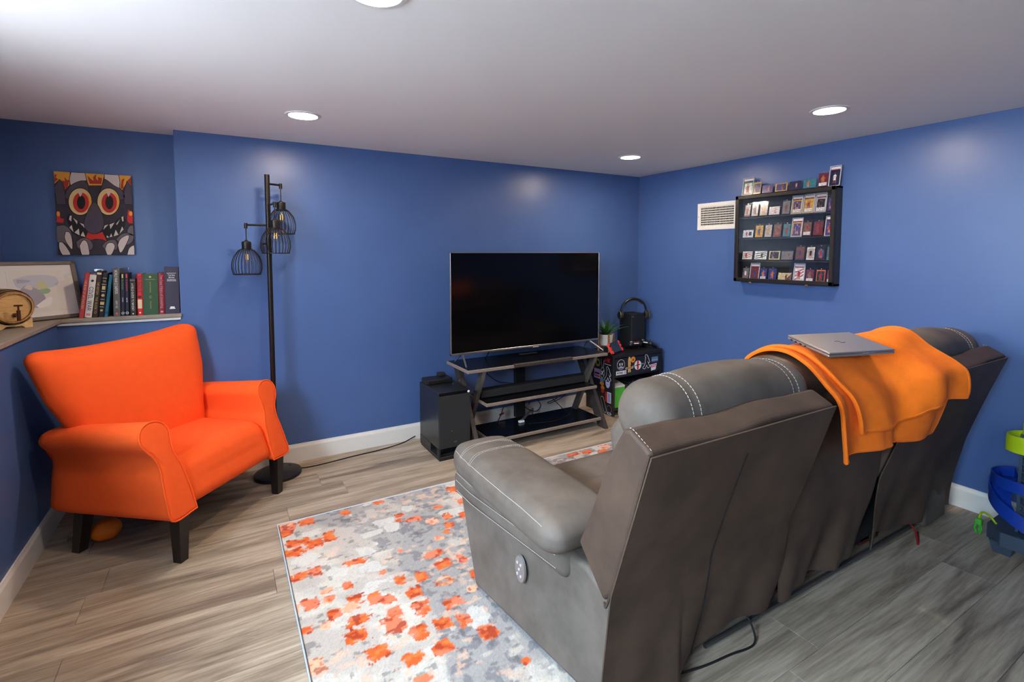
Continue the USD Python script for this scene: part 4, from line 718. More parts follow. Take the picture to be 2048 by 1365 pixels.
paint('flame', [(70, 240), (80, 110), (110, 115), (95, 160), (130, 180)], 'rust', 2, False); paint('flame', [(185, 195), (225, 215), (222, 150), (262, 200), (295, 185), (270, 290), (225, 355)], 'rust', 2, False); paint('flame', [(590, 250), (555, 130), (620, 190), (650, 205), (640, 150), (690, 105), (680, 170), (715, 205), (712, 150), (775, 165), (765, 255)], 'rust', 2, False); paint('flame', [(1060, 320), (1080, 190), (1125, 170), (1105, 250), (1110, 330)], 'rust', 2, False); paint('flame', [(1170, 205), (1225, 150), (1232, 280)], 'rust', 2, False)
paint('horn', [(318, 82), (515, 92), (540, 200), (450, 205), (310, 272), (295, 180)], 'bone', 2, False); paint('horn', [(815, 110), (1030, 122), (1048, 230), (1040, 315), (990, 300), (815, 175)], 'bone', 2, False)
paint('ear', [(78, 300), (150, 190), (185, 230), (225, 370), (240, 560), (110, 560)], 'violet', 3, False); paint('ear', [(1105, 430), (1165, 215), (1235, 300), (1255, 560), (1130, 560)], 'violet', 3, False)
paint('brow', [(245, 360), (340, 260), (480, 208), (545, 250), (570, 340), (560, 480), (260, 480)], 'violet', 3); paint('brow', [(755, 350), (800, 215), (830, 188), (960, 280), (1080, 350), (1105, 480), (760, 480)], 'violet', 3)
for cx, cy in ((450, 520), (875, 520)):
    paint('eye_rim', oval(cx, cy, 178, 212), 'black', 4); paint('eye', oval(cx, cy, 168, 200), 'cream', 5, label='big yellow eye'); paint('eye_shade', [(cx+80, cy-170), (cx+166, cy-30), (cx+150, cy+80), (cx+105, cy+120), (cx+110, cy-60)], 'orange', 6); paint('iris', oval(cx+12, cy+15, 118, 152), 'red', 7); paint('pupil', oval(cx+14, cy+12, 62, 102), 'black', 8); paint('glint', [(cx-35, cy-150), (cx+42, cy-150), (cx+2, cy-68)], 'bone', 9, False)
paint('mouth', [(245, 780), (290, 700), (430, 820), (520, 880), (660, 1000), (810, 870), (960, 830), (1100, 730), (1150, 800), (1110, 950), (1000, 1040), (860, 1070), (660, 1090), (510, 1070), (330, 1000)], 'black', 4, False)
paint('tongue', [(560, 980), (640, 1005), (700, 1010), (780, 975), (850, 1120), (780, 1090), (690, 1080), (600, 1100), (530, 1070)], 'red', 5, False)
for t_ in ([(300, 730), (325, 735), (318, 820), (285, 790)], [(340, 760), (410, 815), (402, 862)], [(440, 840), (510, 865), (515, 918)], [(290, 910), (325, 870), (350, 980)], [(365, 985), (430, 925), (440, 1030)], [(455, 1035), (490, 970), (525, 1055)], [(795, 945), (815, 880), (875, 865)], [(890, 865), (970, 835), (905, 935)], [(990, 860), (1055, 785), (1010, 870)], [(1075, 755), (1105, 740), (1110, 815), (1090, 820)], [(845, 1065), (850, 1030), (885, 1060)], [(890, 1058), (915, 1000), (935, 1050)], [(955, 1045), (985, 945), (1030, 1020)], [(1045, 1005), (1085, 895), (1110, 940)]): paint('tooth', t_, 'bone', 5, False)
paint('nose', [(650, 530), (700, 560), (780, 720), (805, 850), (760, 960), (660, 1005), (560, 965), (510, 860), (540, 730), (610, 580)], 'violet', 10); paint('glow_spot', [(105, 660), (155, 690), (160, 770), (215, 780), (200, 840), (110, 830)], 'red', 5, False); paint('glow_spot', [(1180, 640), (1255, 680), (1255, 850), (1190, 850), (1165, 800)], 'red', 5, False); paint('glow_core', oval(132, 705, 24, 38), 'glow', 6); paint('glow_core', oval(1222, 700, 28, 36), 'glow', 6)
for P in ([(112, 890), (220, 880), (300, 950), (330, 1060), (330, 1230), (220, 1140), (120, 1120)], [(390, 1130), (470, 1075), (570, 1085), (635, 1170), (600, 1250), (430, 1230)], [(780, 1190), (850, 1120), (980, 1105), (1000, 1240), (830, 1240)], [(990, 1090), (1090, 1010), (1200, 1000), (1265, 1040), (1230, 1140), (1100, 1180)], [(1170, 960), (1200, 900), (1258, 890), (1262, 1030), (1180, 1000)]): paint('paw', P, 'grey', 6)
for P in ([(240, 975), (290, 990), (325, 1080), (330, 1235), (260, 1150), (225, 1060)], [(145, 1140), (190, 1140), (260, 1230), (300, 1325), (200, 1325), (150, 1230)], [(440, 1190), (490, 1110), (545, 1130), (575, 1240), (575, 1325), (480, 1325)], [(825, 1240), (860, 1160), (930, 1145), (970, 1190), (950, 1260), (910, 1325), (860, 1325)], [(1020, 1180), (1060, 1090), (1150, 1035), (1195, 1045), (1150, 1160), (1065, 1290)], [(1170, 1325), (1200, 1230), (1255, 1190), (1280, 1200), (1280, 1325)]): paint('claw', P, 'bone', 7)
# framed print, leaning across the ledge corner
WF = pm('grey_wood_frame', S(104, 92, 82), .5, var=.2, vscale=30, stretch=(1, 1, 6)); fr = Thing('framed_print', 'framed pale watercolour print in a grey wooden frame leaning in the ledge corner', 'framed picture', (-4.572, -.031, ZT+.002), 40)
LN = lambda me: T(me, (0, 0, 0), (-13, 0, 0))
fw_, fh_ = .408, .338
q = fr.part('frame', [LN(bx(-fw_/2, fw_/2, -.012, .012, 0, .020, .002)), LN(bx(-fw_/2, fw_/2, -.012, .012, fh_-.020, fh_, .002)), LN(bx(-fw_/2, -fw_/2+.022, -.012, .012, 0, fh_, .002)), LN(bx(fw_/2-.022, fw_/2, -.012, .012, 0, fh_, .002))], WF)
fr.part('mat_board', LN(bx(-fw_/2+.02, fw_/2-.02, -.004, .008, .018, fh_-.018)), pm('mat_white', S(226, 220, 212), .8)); fr.part('paper', LN(bx(-.125, .125, -.005, -.004, .05, fh_-.05)), pm('paper_cream', S(224, 217, 206), .8))
def wash(P, ink, k): fr.part('watercolour', LN(flat(Polygon(smoothpath(np.vstack([P, P[:1]]), 50)[:-1]).buffer(0), -.0052-.0003*k, .0003)), ink, smooth=False)
wash([(-.10, .24), (-.02, .26), (.09, .25), (.10, .20), (.02, .18), (-.08, .19)], pm('wash_grey', S(200, 198, 206), .8), 0); wash([(-.085, .17), (-.05, .20), (0, .18), (.03, .13), (.01, .075), (-.05, .085), (-.08, .13)], pm('wash_violet', S(168, 158, 170), .8), 1); wash([(.0, .21), (.03, .225), (.05, .20), (.04, .17), (.01, .175)], pm('wash_yellow', S(206, 204, 150), .8), 1); wash([(.005, .175), (.05, .18), (.06, .165), (.04, .15), (.01, .155)], pm('wash_green', S(150, 184, 146), .8), 2); wash([(-.02, .085), (.03, .12), (.06, .13), (.05, .085), (.0, .07)], pm('wash_white', S(236, 232, 228), .8), 3); wash([(-.085, .215), (-.03, .222), (-.03, .232), (-.08, .238)], pm('wash_line', S(176, 172, 184), .8), 1); wash([(-.06, .19), (-.035, .205), (-.02, .19), (-.03, .175)], pm('wash_skin', S(226, 206, 190), .8), 2)
fr.part('glass', LN(bx(-fw_/2+.02, fw_/2-.02, -.0085, -.0075, .018, fh_-.018)), pane('picture_glass', rough=.05), smooth=False)
# little barrel on its cradle
OAK = pm('barrel_oak', S(206, 160, 96), .5, var=.2, vscale=9, stretch=(3, 3, 18)); OAKD = pm('barrel_stave', S(170, 122, 70), .5, var=.25, vscale=12, stretch=(20, 20, 2)); BRS = pm('spigot_bronze', S(120, 70, 50), .25, .8); HOOP = pm('barrel_hoop', S(40, 34, 32), .4, .6)
ba = Thing('whisky_barrel', 'small wooden cask with a bronze tap lying on the left ledge', 'barrel', (-4.60, -.365, 1.211)); ax = np.array([-.60, .80, 0]); AXM = np.eye(4); AXM[:3, 2] = -ax; AXM[:3, 0] = (.80, .60, 0); AXM[:3, 1] = np.cross(-ax, (.80, .60, 0))
def AB(me): me = MM([me]).copy(); me.apply_transform(AXM); return me
rad = lambda t: .070+.015*math.sin(PI*t)          # along the length, t=0 at the head we see
for k in range(16):
    a0, a1 = k*2*PI/16+.006, (k+1)*2*PI/16-.006; n = 12; G = [];
    tt = np.linspace(0, 1, n)
    V = np.array([[[rr*math.cos(a), rr*math.sin(a), .008-.20*t] for a in np.linspace(a0, a1, 4) for rr in (rad(t)+.008,)] + [[(rad(t)-.001)*math.cos(a), (rad(t)-.001)*math.sin(a), .008-.20*t] for a in np.linspace(a1, a0, 4)] for t in tt])
    ba.part('stave', AB(loft(list(V))), OAKD)
ba.part('head', AB(lathe([(0, -.002), (.069, -.002), (.070, -.008), (0, -.008)], 36)), OAK, label='round pale barrel head'); ba.part('head', AB(T(lathe([(0, .002), (.069, .002), (.069, -.008), (0, -.008)], 36), (0, 0, -.186))), OAK)
for t in (.12, .27, .73, .88): ba.part('hoop', AB(T(lathe([(rad(t)+.0085, -.007), (rad(t)+.0105, -.007), (rad(t)+.0105, .007), (rad(t)+.0085, .007)], 40), (0, 0, .008-.2*t))), HOOP)
tp = ba.part('tap', [AB(T(trimesh.creation.cylinder(.007, .05, sections=14), (.0, -.038, .022))), AB(T(trimesh.creation.cylinder(.010, .016, sections=14), (.0, -.038, .006))), T(trimesh.creation.cylinder(.008, .052, sections=14), tuple((np.array([.0, -.038, .042])@AXM[:3, :3].T)))], BRS)
c3 = np.array([.0, -.038, .042])@AXM[:3, :3].T
ba.part('tap_handle', [T(trimesh.creation.cylinder(.004, .03, sections=10), tuple(c3+[0, 0, .036])), T(rb(0, 0, 0, .034, .010, .008, .003), tuple(c3+[0, 0, .05]))], BRS, parent=tp)
v = np.array([0, 0, 0])
cr = Thing('barrel_cradle', 'pale pine cradle under the small cask on the left ledge', 'stand', (-4.60, -.365, ZT)); PINE = pm('pine_pale', S(218, 178, 116), .55, var=.12, vscale=10, stretch=(10, 2, 2))
def cradle(off):
    P = Polygon([(-.075, 0), (-.045, 0), (-.03, .012), (.03, .012), (.045, 0), (.075, 0), (.075, .05), (-.075, .05)]).difference(Point(0, .107).buffer(.0915)); e = ext(P, .018); v = np.array(e.vertices)
    e.vertices = np.outer(v[:, 0], [.80, .60, 0])+np.outer(v[:, 2]+off, ax)+np.outer(v[:, 1], [0, 0, 1]); return e
cr.part('board', cradle(.01), PINE); cr.part('board', cradle(.14), PINE)
e = bx(-.012, .012, .02, .15, .012, .024); v = np.array(e.vertices); e.vertices = np.outer(v[:, 0], [.8, .6, 0])+np.outer(v[:, 1], ax)+np.outer(v[:, 2], [0, 0, 1]); cr.part('spacer', e, PINE)
# books
def book(label, bot, top, ht_, dep, col, prints, rough=.6, yf=.0, round_=True):
    """bot, top: x of the spine's left and right at the shelf and at the head; the book leans when they differ"""
    x0, x1 = bot; w_ = x1-x0; sh = math.atan2((top[0]+top[1])/2-(x0+x1)/2, ht_); L = ht_/math.cos(sh); c_ = pm('cover_'+label.split()[0]+str(len(used)), S(*col), rough)
    b = Thing('book', label, 'book', ((x0+x1)/2, yf, ZT), 0, 'books on the alcove ledge'); w_ = max(w_*math.cos(sh), .006); d0 = max(0, math.sin(abs(sh))*w_/2)
    R_ = lambda me: T(me, (0, 0, d0), (0, math.degrees(sh), 0))
    cov = Polygon([(-w_/2, .004), (-w_/2*.6, .0), (w_/2*.6, 0), (w_/2, .004), (w_/2, dep), (w_/2-.0025, dep), (w_/2-.0025, .008), (-w_/2+.0025, .008), (-w_/2+.0025, dep), (-w_/2, dep)])
    b.part('cover', R_(ext(cov, L)), c_); b.part('pages', R_(bx(-w_/2+.0025, w_/2-.0025, .008, dep-.005, .003, L-.004)), pm('book_pages', S(214, 204, 184), .8))
    for k, (kind, *a) in enumerate(prints):
        if kind in 'th': ink = a[4] if len(a) > 4 else INKS.get(label.split()[0]+' '+label.split()[1], 'white'); a = a[:4]
        else: ink, *a = a
        M_ = pm('ink_'+ink, dict(white=S(226, 222, 216), gold=S(202, 170, 96), black=S(24, 22, 24), grey=S(160, 156, 152), red=S(214, 62, 50), yellow=S(214, 214, 70), green=S(120, 170, 60), cream=S(222, 200, 160), pink=S(214, 130, 136), navy=S(70, 72, 100), teal=S(24, 70, 100))[ink], .5)
        y = -.0003-.0003*(k > 3)
        if kind == 't': txt, h, z, mw = a; me = text_on(txt, h, 0, z*L, y, maxw=mw*L, down=True)
        elif kind == 'h': txt, h, z, mw = a; me = text_on(txt, h, 0, z*L, y, maxw=mw*w_)
        elif kind == 'r': z, hh, ww = a; me = flat(sbox(-ww*w_/2, z*L-hh/2, ww*w_/2, z*L+hh/2), y, .0004)
        elif kind == 'c': z, r_ = a[:2]; me = flat(affinity.translate(Point(0, 0).buffer(r_), (a[2] if len(a) > 2 else 0), z*L), y, .0004)
        b.part('lettering' if kind in 'th' else 'emblem', R_(me), M_, smooth=False)
B_ = book
INKS = {'white book': 'black', 'dark brown': 'gold', 'black book': 'gold', 'thin teal': 'teal', 'bright red': 'black', 'thick green': 'gold', 'dark red': 'pink', 'leaning red': 'cream'}
B_('leaning red book with white lettering, leftmost in the row', (-4.423, -4.401), (-4.385, -4.361), .264, .085, (186, 58, 62), [('t', 'THE BOOK OF MYTHOLOGY', .0095, .52, .78)])
B_('white book with tall thin black lettering leaning beside the red one', (-4.397, -4.364), (-4.360, -4.331), .251, .15, (218, 210, 200), [('t', 'CIVIL WAR', .019, .44, .64), ('c', 'red', .84, .007)][:1] + [('c', 'grey', .86, .008), ('c', 'white', .86, .005), ('r', 'pink', .07, .014, .6)])
B_('dark brown book with gold lettering leaning right of the white one', (-4.362, -4.336), (-4.328, -4.302), .275, .13, (50, 36, 26), [('t', 'THE GUIDE TO', .011, .26, .36), ('t', 'THE HISTORY', .010, .62, .28), ('r', 'cream', .94, .012, .8)])
B_('black book with gold emblems and silver bands leaning on the teal one', (-4.334, -4.307), (-4.305, -4.275), .262, .15, (20, 18, 20), [('r', 'white', .88, .002, .8), ('h', 'THE', .010, .81, .6), ('r', 'white', .74, .002, .8), ('r', 'gold', .66, .022, .6), ('r', 'white', .58, .002, .8), ('c', 'gold', .49, .008), ('r', 'white', .40, .002, .8), ('r', 'gold', .31, .018, .7), ('r', 'white', .23, .002, .8), ('c', 'gold', .15, .007)])
B_('thin teal book leaning between the black and the grey book', (-4.306, -4.290), (-4.271, -4.258), .251, .12, (30, 104, 130), [('t', 'A SHORT HISTORY', .006, .55, .55), ('r', 'teal', .10, .012, .8)])
B_('tall grey book with bold white lettering down its spine', (-4.261, -4.228), (-4.256, -4.222), .288, .15, (92, 88, 82), [('t', 'WORLD WAR II SNIPERS', .0135, .72, .50), ('t', 'GARY YEE', .010, .25, .16), ('c', 'red', .06, .006)], .7)
B_('thin navy book with yellow dots on its spine', (-4.226, -4.205), (-4.218, -4.199), .260, .13, (28, 26, 52), [('c', 'yellow', .96, .004), ('c', 'yellow', .93, .004), ('c', 'yellow', .90, .004), ('t', 'THE LITTLE BOOK', .007, .74, .24, 'green'), ('t', 'NOTES', .006, .38, .10), ('c', 'white', .07, .0075), ('c', 'navy', .07, .005)])
B_('thin navy book with red dots on its spine', (-4.204, -4.185), (-4.197, -4.181), .261, .13, (30, 26, 54), [('c', 'red', .96, .004), ('c', 'red', .93, .004), ('c', 'red', .90, .004), ('t', 'THE SECOND BOOK', .007, .72, .28, 'red'), ('t', 'NOTES', .006, .37, .10), ('c', 'white', .07, .0075), ('c', 'navy', .07, .005)])
B_('short dark book with white lettering left of the bright red one', (-4.181, -4.150), (-4.177, -4.147), .226, .12, (44, 38, 34), [('t', 'A FIELD GUIDE TO WHISKY', .011, .50, .74), ('r', 'grey', .955, .003, .8), ('c', 'white', .05, .004)])
B_('bright red book with black letters and a cream panel', (-4.145, -4.117), (-4.141, -4.112), .255, .14, (206, 26, 34), [('t', 'MURDLE', .019, .74, .40), ('c', 'black', .44, .009), ('r', 'cream', .27, .055, .75), ('c', 'cream', .06, .005)], .35)
B_('thick green book with fine gold lettering', (-4.116, -4.038), (-4.110, -4.036), .254, .15, (42, 78, 46), [('c', 'gold', .92, .006), ('r', 'gold', .86, .0015, .62), ('t', 'SELECTED WRITINGS', .006, .67, .26), ('h', 'C', .014, .43, .3), ('t', 'COLLECTED', .006, .24, .26)])
B_('dark red book with pink lettering between the green book and the dictionary', (-4.037, -4.005), (-4.033, -4.001), .259, .14, (120, 22, 32), [('t', 'The Four Pillars of Investing', .013, .55, .80), ('r', 'pink', .06, .010, .4)], .4)
B_('tall thick navy dictionary at the right end of the row', (-4.003, -3.928), (-4.0, -3.926), .294, .16, (48, 44, 62), [('r', 'white', .868, .003, .64), ('h', 'The New', .010, .825, .5), ('h', 'Bible', .010, .775, .5), ('h', 'Dictionary', .010, .725, .62), ('r', 'white', .70, .002, .64), ('r', 'white', .11, .006, .4), ('r', 'white', .135, .010, .3)])
CLR = pane('clear_acrylic', (.96, .96, .97))
for (x, y, w_, h_, lab) in ((-4.345, .10, .05, .285, 'clear plastic case standing behind the white and brown books'), (-4.215, .11, .04, .292, 'clear plastic case standing behind the grey book')): 
    t_ = Thing('plastic_case', lab, 'plastic case', (x, .155, ZT), 0, 'clear cases behind the books'); t_.part('sleeve', rb(0, .004, h_/2+.001, w_, .010, h_, .003), CLR); t_.part('insert', bx(-w_/2+.004, w_/2-.004, .002, .006, .004, h_-.03), pm('insert_brown', S(120, 92, 84), .6))
# ------------------------------------------------------------------ right wall: vent, display case with cards, outlet
ve = Thing('air_vent', 'white metal air return grille on the blue wall left of the card display', 'vent', (0, -.938, 1.80), -90); VW, VH = .402, .232
ve.part('frame', [flat(sbox(-VW/2, -VH/2, VW/2, VH/2).difference(sbox(-VW/2+.036, -VH/2+.034, VW/2-.036, VH/2-.034)), -.008, .008), flat(sbox(-VW/2+.012, -VH/2+.012, VW/2-.012, VH/2-.012).difference(sbox(-VW/2+.034, -VH/2+.032, VW/2-.034, VH/2-.032)), -.0105, .003)], WHITE, smooth=False)
ve.part('backing', bx(-VW/2+.03, VW/2-.03, -.0025, -.0005, -VH/2+.03, VH/2-.03), DARK)
for k in range(9): ve.part('slat', T(bx(-VW/2+.034, VW/2-.034, -.0045, .0035, -.0022, .0022), (0, -.006, -.079+k*.0197), (35, 0, 0)), WHITE, smooth=False)
ve.part('blade', [bx(-.152+k*.0145-.0012, -.152+k*.0145+.0012, -.005, -.0028, -VH/2+.034, VH/2-.034) for k in range(22)], WHITE, kind='stuff', smooth=False)
for s in (-1, 1): ve.part('screw', T(trimesh.creation.cylinder(.004, .003, sections=12), (s*(VW/2-.012), -.010, 0), (90, 0, 0)), BZ)
DY, DZ0, DZ1, DW, DD = -1.5545, 1.253, 1.936, .765, .074
CB = pm('case_black_wood', S(27, 22, 20), .4); FELT = pm('case_felt', S(15, 16, 19), .9)
dc = Thing('display_case', 'black glass fronted wall case of four shelves holding trading cards', 'display case', (0, DY, DZ0), -90); HH = DZ1-DZ0
dc.part('side_panel', bx(-DW/2, -DW/2+.014, -DD, -.001, 0, HH, .001), CB); dc.part('side_panel', bx(DW/2-.014, DW/2, -DD, -.001, 0, HH, .001), CB); dc.part('top_panel', bx(-DW/2, DW/2, -DD, -.001, HH-.014, HH, .001), CB); dc.part('bottom_panel', bx(-DW/2, DW/2, -DD, -.001, 0, .014, .001), CB); dc.part('back_panel', bx(-DW/2+.01, DW/2-.01, -.007, -.001, .01, HH-.01), FELT)
for z in (.171, .345, .512): dc.part('shelf', bx(-DW/2+.014, DW/2-.014, -DD+.012, -.007, z-.010, z, .001), CB)
dc.part('door', [bx(-DW/2, DW/2, -DD-.016, -DD-.001, HH-.030, HH, .004), bx(-DW/2, DW/2, -DD-.016, -DD-.001, 0, .030, .004), bx(-DW/2, -DW/2+.030, -DD-.016, -DD-.001, 0, HH, .004), bx(DW/2-.030, DW/2, -DD-.016, -DD-.001, 0, HH, .004)], CB)
dc.part('glass', bx(-DW/2+.03, DW/2-.03, -DD-.006, -DD-.003, .03, HH-.03), pane('case_glass', rough=.02), smooth=False)
for x in (-.235, .205): dc.part('latch', [rb(x, -DD-.012, -.006, .022, .010, .016, .003), T(trimesh.creation.cylinder(.005, .012, sections=12), (x, -DD-.02, -.008), (90, 0, 0))], pm('latch_brass', S(130, 110, 84), .35, .8))
COL = dict(green=(34, 120, 74), gold=(206, 158, 50), purple=(70, 56, 120), blue=(44, 58, 130), navy=(30, 32, 66), teal=(56, 118, 124), red=(160, 40, 46), white=(222, 218, 214), silver=(176, 172, 170), cream=(206, 190, 150), black=(30, 28, 30), orange=(202, 104, 60), grey=(108, 106, 108), pink=(206, 150, 160), brown=(110, 76, 54), maroon=(110, 40, 50))
CM = lambda c: pm('card_'+c, S(*COL[c]), .25, coat=.3, var=.45, vscale=75, detail=5)
SKIN = [S(150, 96, 66), S(104, 66, 46), S(186, 130, 98)]
def card(row, pos, y, z, w_, h_, kind, bg, fg, extra, look, zoff=.0):
    horiz = w_ > h_ if kind != 's' else False; lean = 9
    where = {'T': 'standing on top of the display case', 'A': 'on top shelf', 'B': 'on second shelf', 'C': 'on third shelf', 'D': 'on bottom shelf'}[row]
    ordn = ['first', 'second', 'third', 'fourth', 'fifth', 'sixth', 'seventh', 'eighth', 'ninth'][pos]
    kindw = {'s': 'graded card slab', 'm': 'upright card holder', 'h': 'sideways card holder'}[kind]
    t_ = Thing('trading_card', f'{look} {kindw}, {ordn} from left {where}'.replace('display case', 'case'), 'trading card', (-.046 if row != 'T' else -.050, y, z), -90, {'T': 'cards on top of the display case', 'A': 'cards on the top shelf', 'B': 'cards on the second shelf', 'C': 'cards on the third shelf', 'D': 'cards on the bottom shelf'}[row])
    L = lambda me: T(me, (0, -.006, .0012), (-lean, 0, 0)); mg = .006 if kind != 's' else .007
    top = .030 if kind == 's' else (.012 if kind == 'm' else .005)
    x0, x1, z0, z1 = -w_/2+mg, w_/2-mg, .007, h_-top-.003
    t_.part('holder', L(bx(-w_/2, w_/2, 0, .007, 0, h_, .0015)), pane('card_holder', (.97, .97, .98), .06, 1.4), smooth=False)
    if kind == 's': t_.part('holder_rim', L([bx(-w_/2, -w_/2+.0045, -.0008, .0078, 0, h_), bx(w_/2-.0045, w_/2, -.0008, .0078, 0, h_), bx(-w_/2, w_/2, -.0008, .0078, 0, .004), bx(-w_/2, w_/2, -.0008, .0078, h_-.004, h_)]), pm('holder_frost', S(186, 186, 192), .3, spec=.6), smooth=False)
    if kind == 's':
        t_.part('grade_label', L(bx(-w_/2+.007, w_/2-.007, .0018, .003, h_-.027, h_-.008)), pm('label_white', S(224, 220, 218), .5)); t_.part('label_band', L(bx(-w_/2+.007, w_/2-.007, .0010, .0018, h_-.029, h_-.025)), pm('label_red', S(186, 50, 54), .5))
    c_ = t_.part('card', L(bx(x0, x1, .0032, .0042, z0, z1)), CM(bg)); F = lambda g, k, mt: t_.part('print', L(flat(g, .0030-.0003*k, .0003)), mt, parent=c_, smooth=False)
    W2, H2, cx, cz = x1-x0, z1-z0, 0, (z0+z1)/2; rs = np.random.RandomState(pos*7+ord(row))
    inner = sbox(x0+W2*.1, z0+H2*.1, x1-W2*.1, z1-H2*.1)
    if 'frame' in extra: F(inner, 0, CM({'green': 'white', 'gold': 'purple', 'white': 'silver', 'red': 'black'}.get(bg, 'black')))
    if 'half' in extra: F(Polygon([(x0, z0), (x0+W2*.5, z0), (x1, z1), (x0, z1)]), 0, CM('cream'))
    if 'streak' in extra:
        for k in range(3): F(LineString([(x0+W2*.1, z0+H2*(.12+.28*k)), (x0+W2*.45, z0+H2*(.22+.26*k)), (x1-W2*.06, z0+H2*(.48+.22*k))]).buffer(H2*.035), 1, CM(fg))
    if 'arch' in extra: F(affinity.scale(Point(cx, cz).buffer(1), W2*.42, H2*.36), 0, CM('blue')); F(affinity.scale(Point(cx, cz+H2*.08).buffer(1), W2*.3, H2*.2), 1, CM('teal'))
    s = min(W2, H2*.62)*.9; fx = cx if kind != 'h' else cx+W2*(-.12 if 'l' in extra else .12); b0 = z0+H2*(.30 if 'sig' in extra else .16)
    hgt = H2*(.52 if 'sig' in extra else .68); lean_ = rs.uniform(-.14, .14)
    P = lambda u, v_: (fx+s*u*.5+lean_*v_*s*.5, b0+hgt*v_)
    body = Polygon([P(-.28, .42), P(-.36, .75), P(-.12, .82), P(.12, .82), P(.36, .75), P(.28, .42)])
    legs = LineString([P(-.14, .45), P(-.24, .05)]).buffer(s*.09).union(LineString([P(.14, .45), P(.26, .02)]).buffer(s*.09)); arms = LineString([P(-.3, .72), P(-.52, .45), P(-.34, .36)]).buffer(s*.055).union(LineString([P(.3, .74), P(.5, rs.uniform(.5, 1.0))]).buffer(s*.055)); head = Point(*P(0, .93)).buffer(s*.10)
    clip = sbox(x0, z0, x1, z1); sk = MATS.get(f'card_skin{pos%3}') or pm(f'card_skin{pos%3}', SKIN[pos % 3], .35)
    if 'nofig' not in extra: F(legs.union(arms).union(head).intersection(clip), 2, sk); F(body.intersection(clip), 3, CM(fg)); F(Polygon([P(-.26, .42), P(.26, .42), P(.3, .22), P(.04, .28), P(-.3, .22)]).intersection(clip), 3, CM(fg))
    if 'sig' in extra:
        F(sbox(x0+W2*.08, z0+H2*.06, x1-W2*.08, z0+H2*.28), 4, CM('white')); F(LineString(smoothpath([(x0+W2*.2, z0+H2*.14), (x0+W2*.35, z0+H2*.24), (x0+W2*.4, z0+H2*.12), (x0+W2*.6, z0+H2*.2), (x0+W2*.8, z0+H2*.15)], 20)).buffer(.0007), 5, CM('navy'))
    if 'patch' in extra: F(sbox(cx+W2*.08, cz-H2*.24, cx+W2*.36, cz+H2*.24), 4, CM('black'))
    if 'bar' in extra: F(sbox(x0+W2*.04, z0+H2*.03, x1-W2*.04, z0+H2*.10), 4, CM(fg))
    if kind == 'm': t_.part('magnet', L(T(trimesh.creation.cylinder(.004, .002, sections=12), (0, .002, h_-.008), (90, 0, 0))), pm('magnet_steel', S(216, 212, 206), .25, .8))
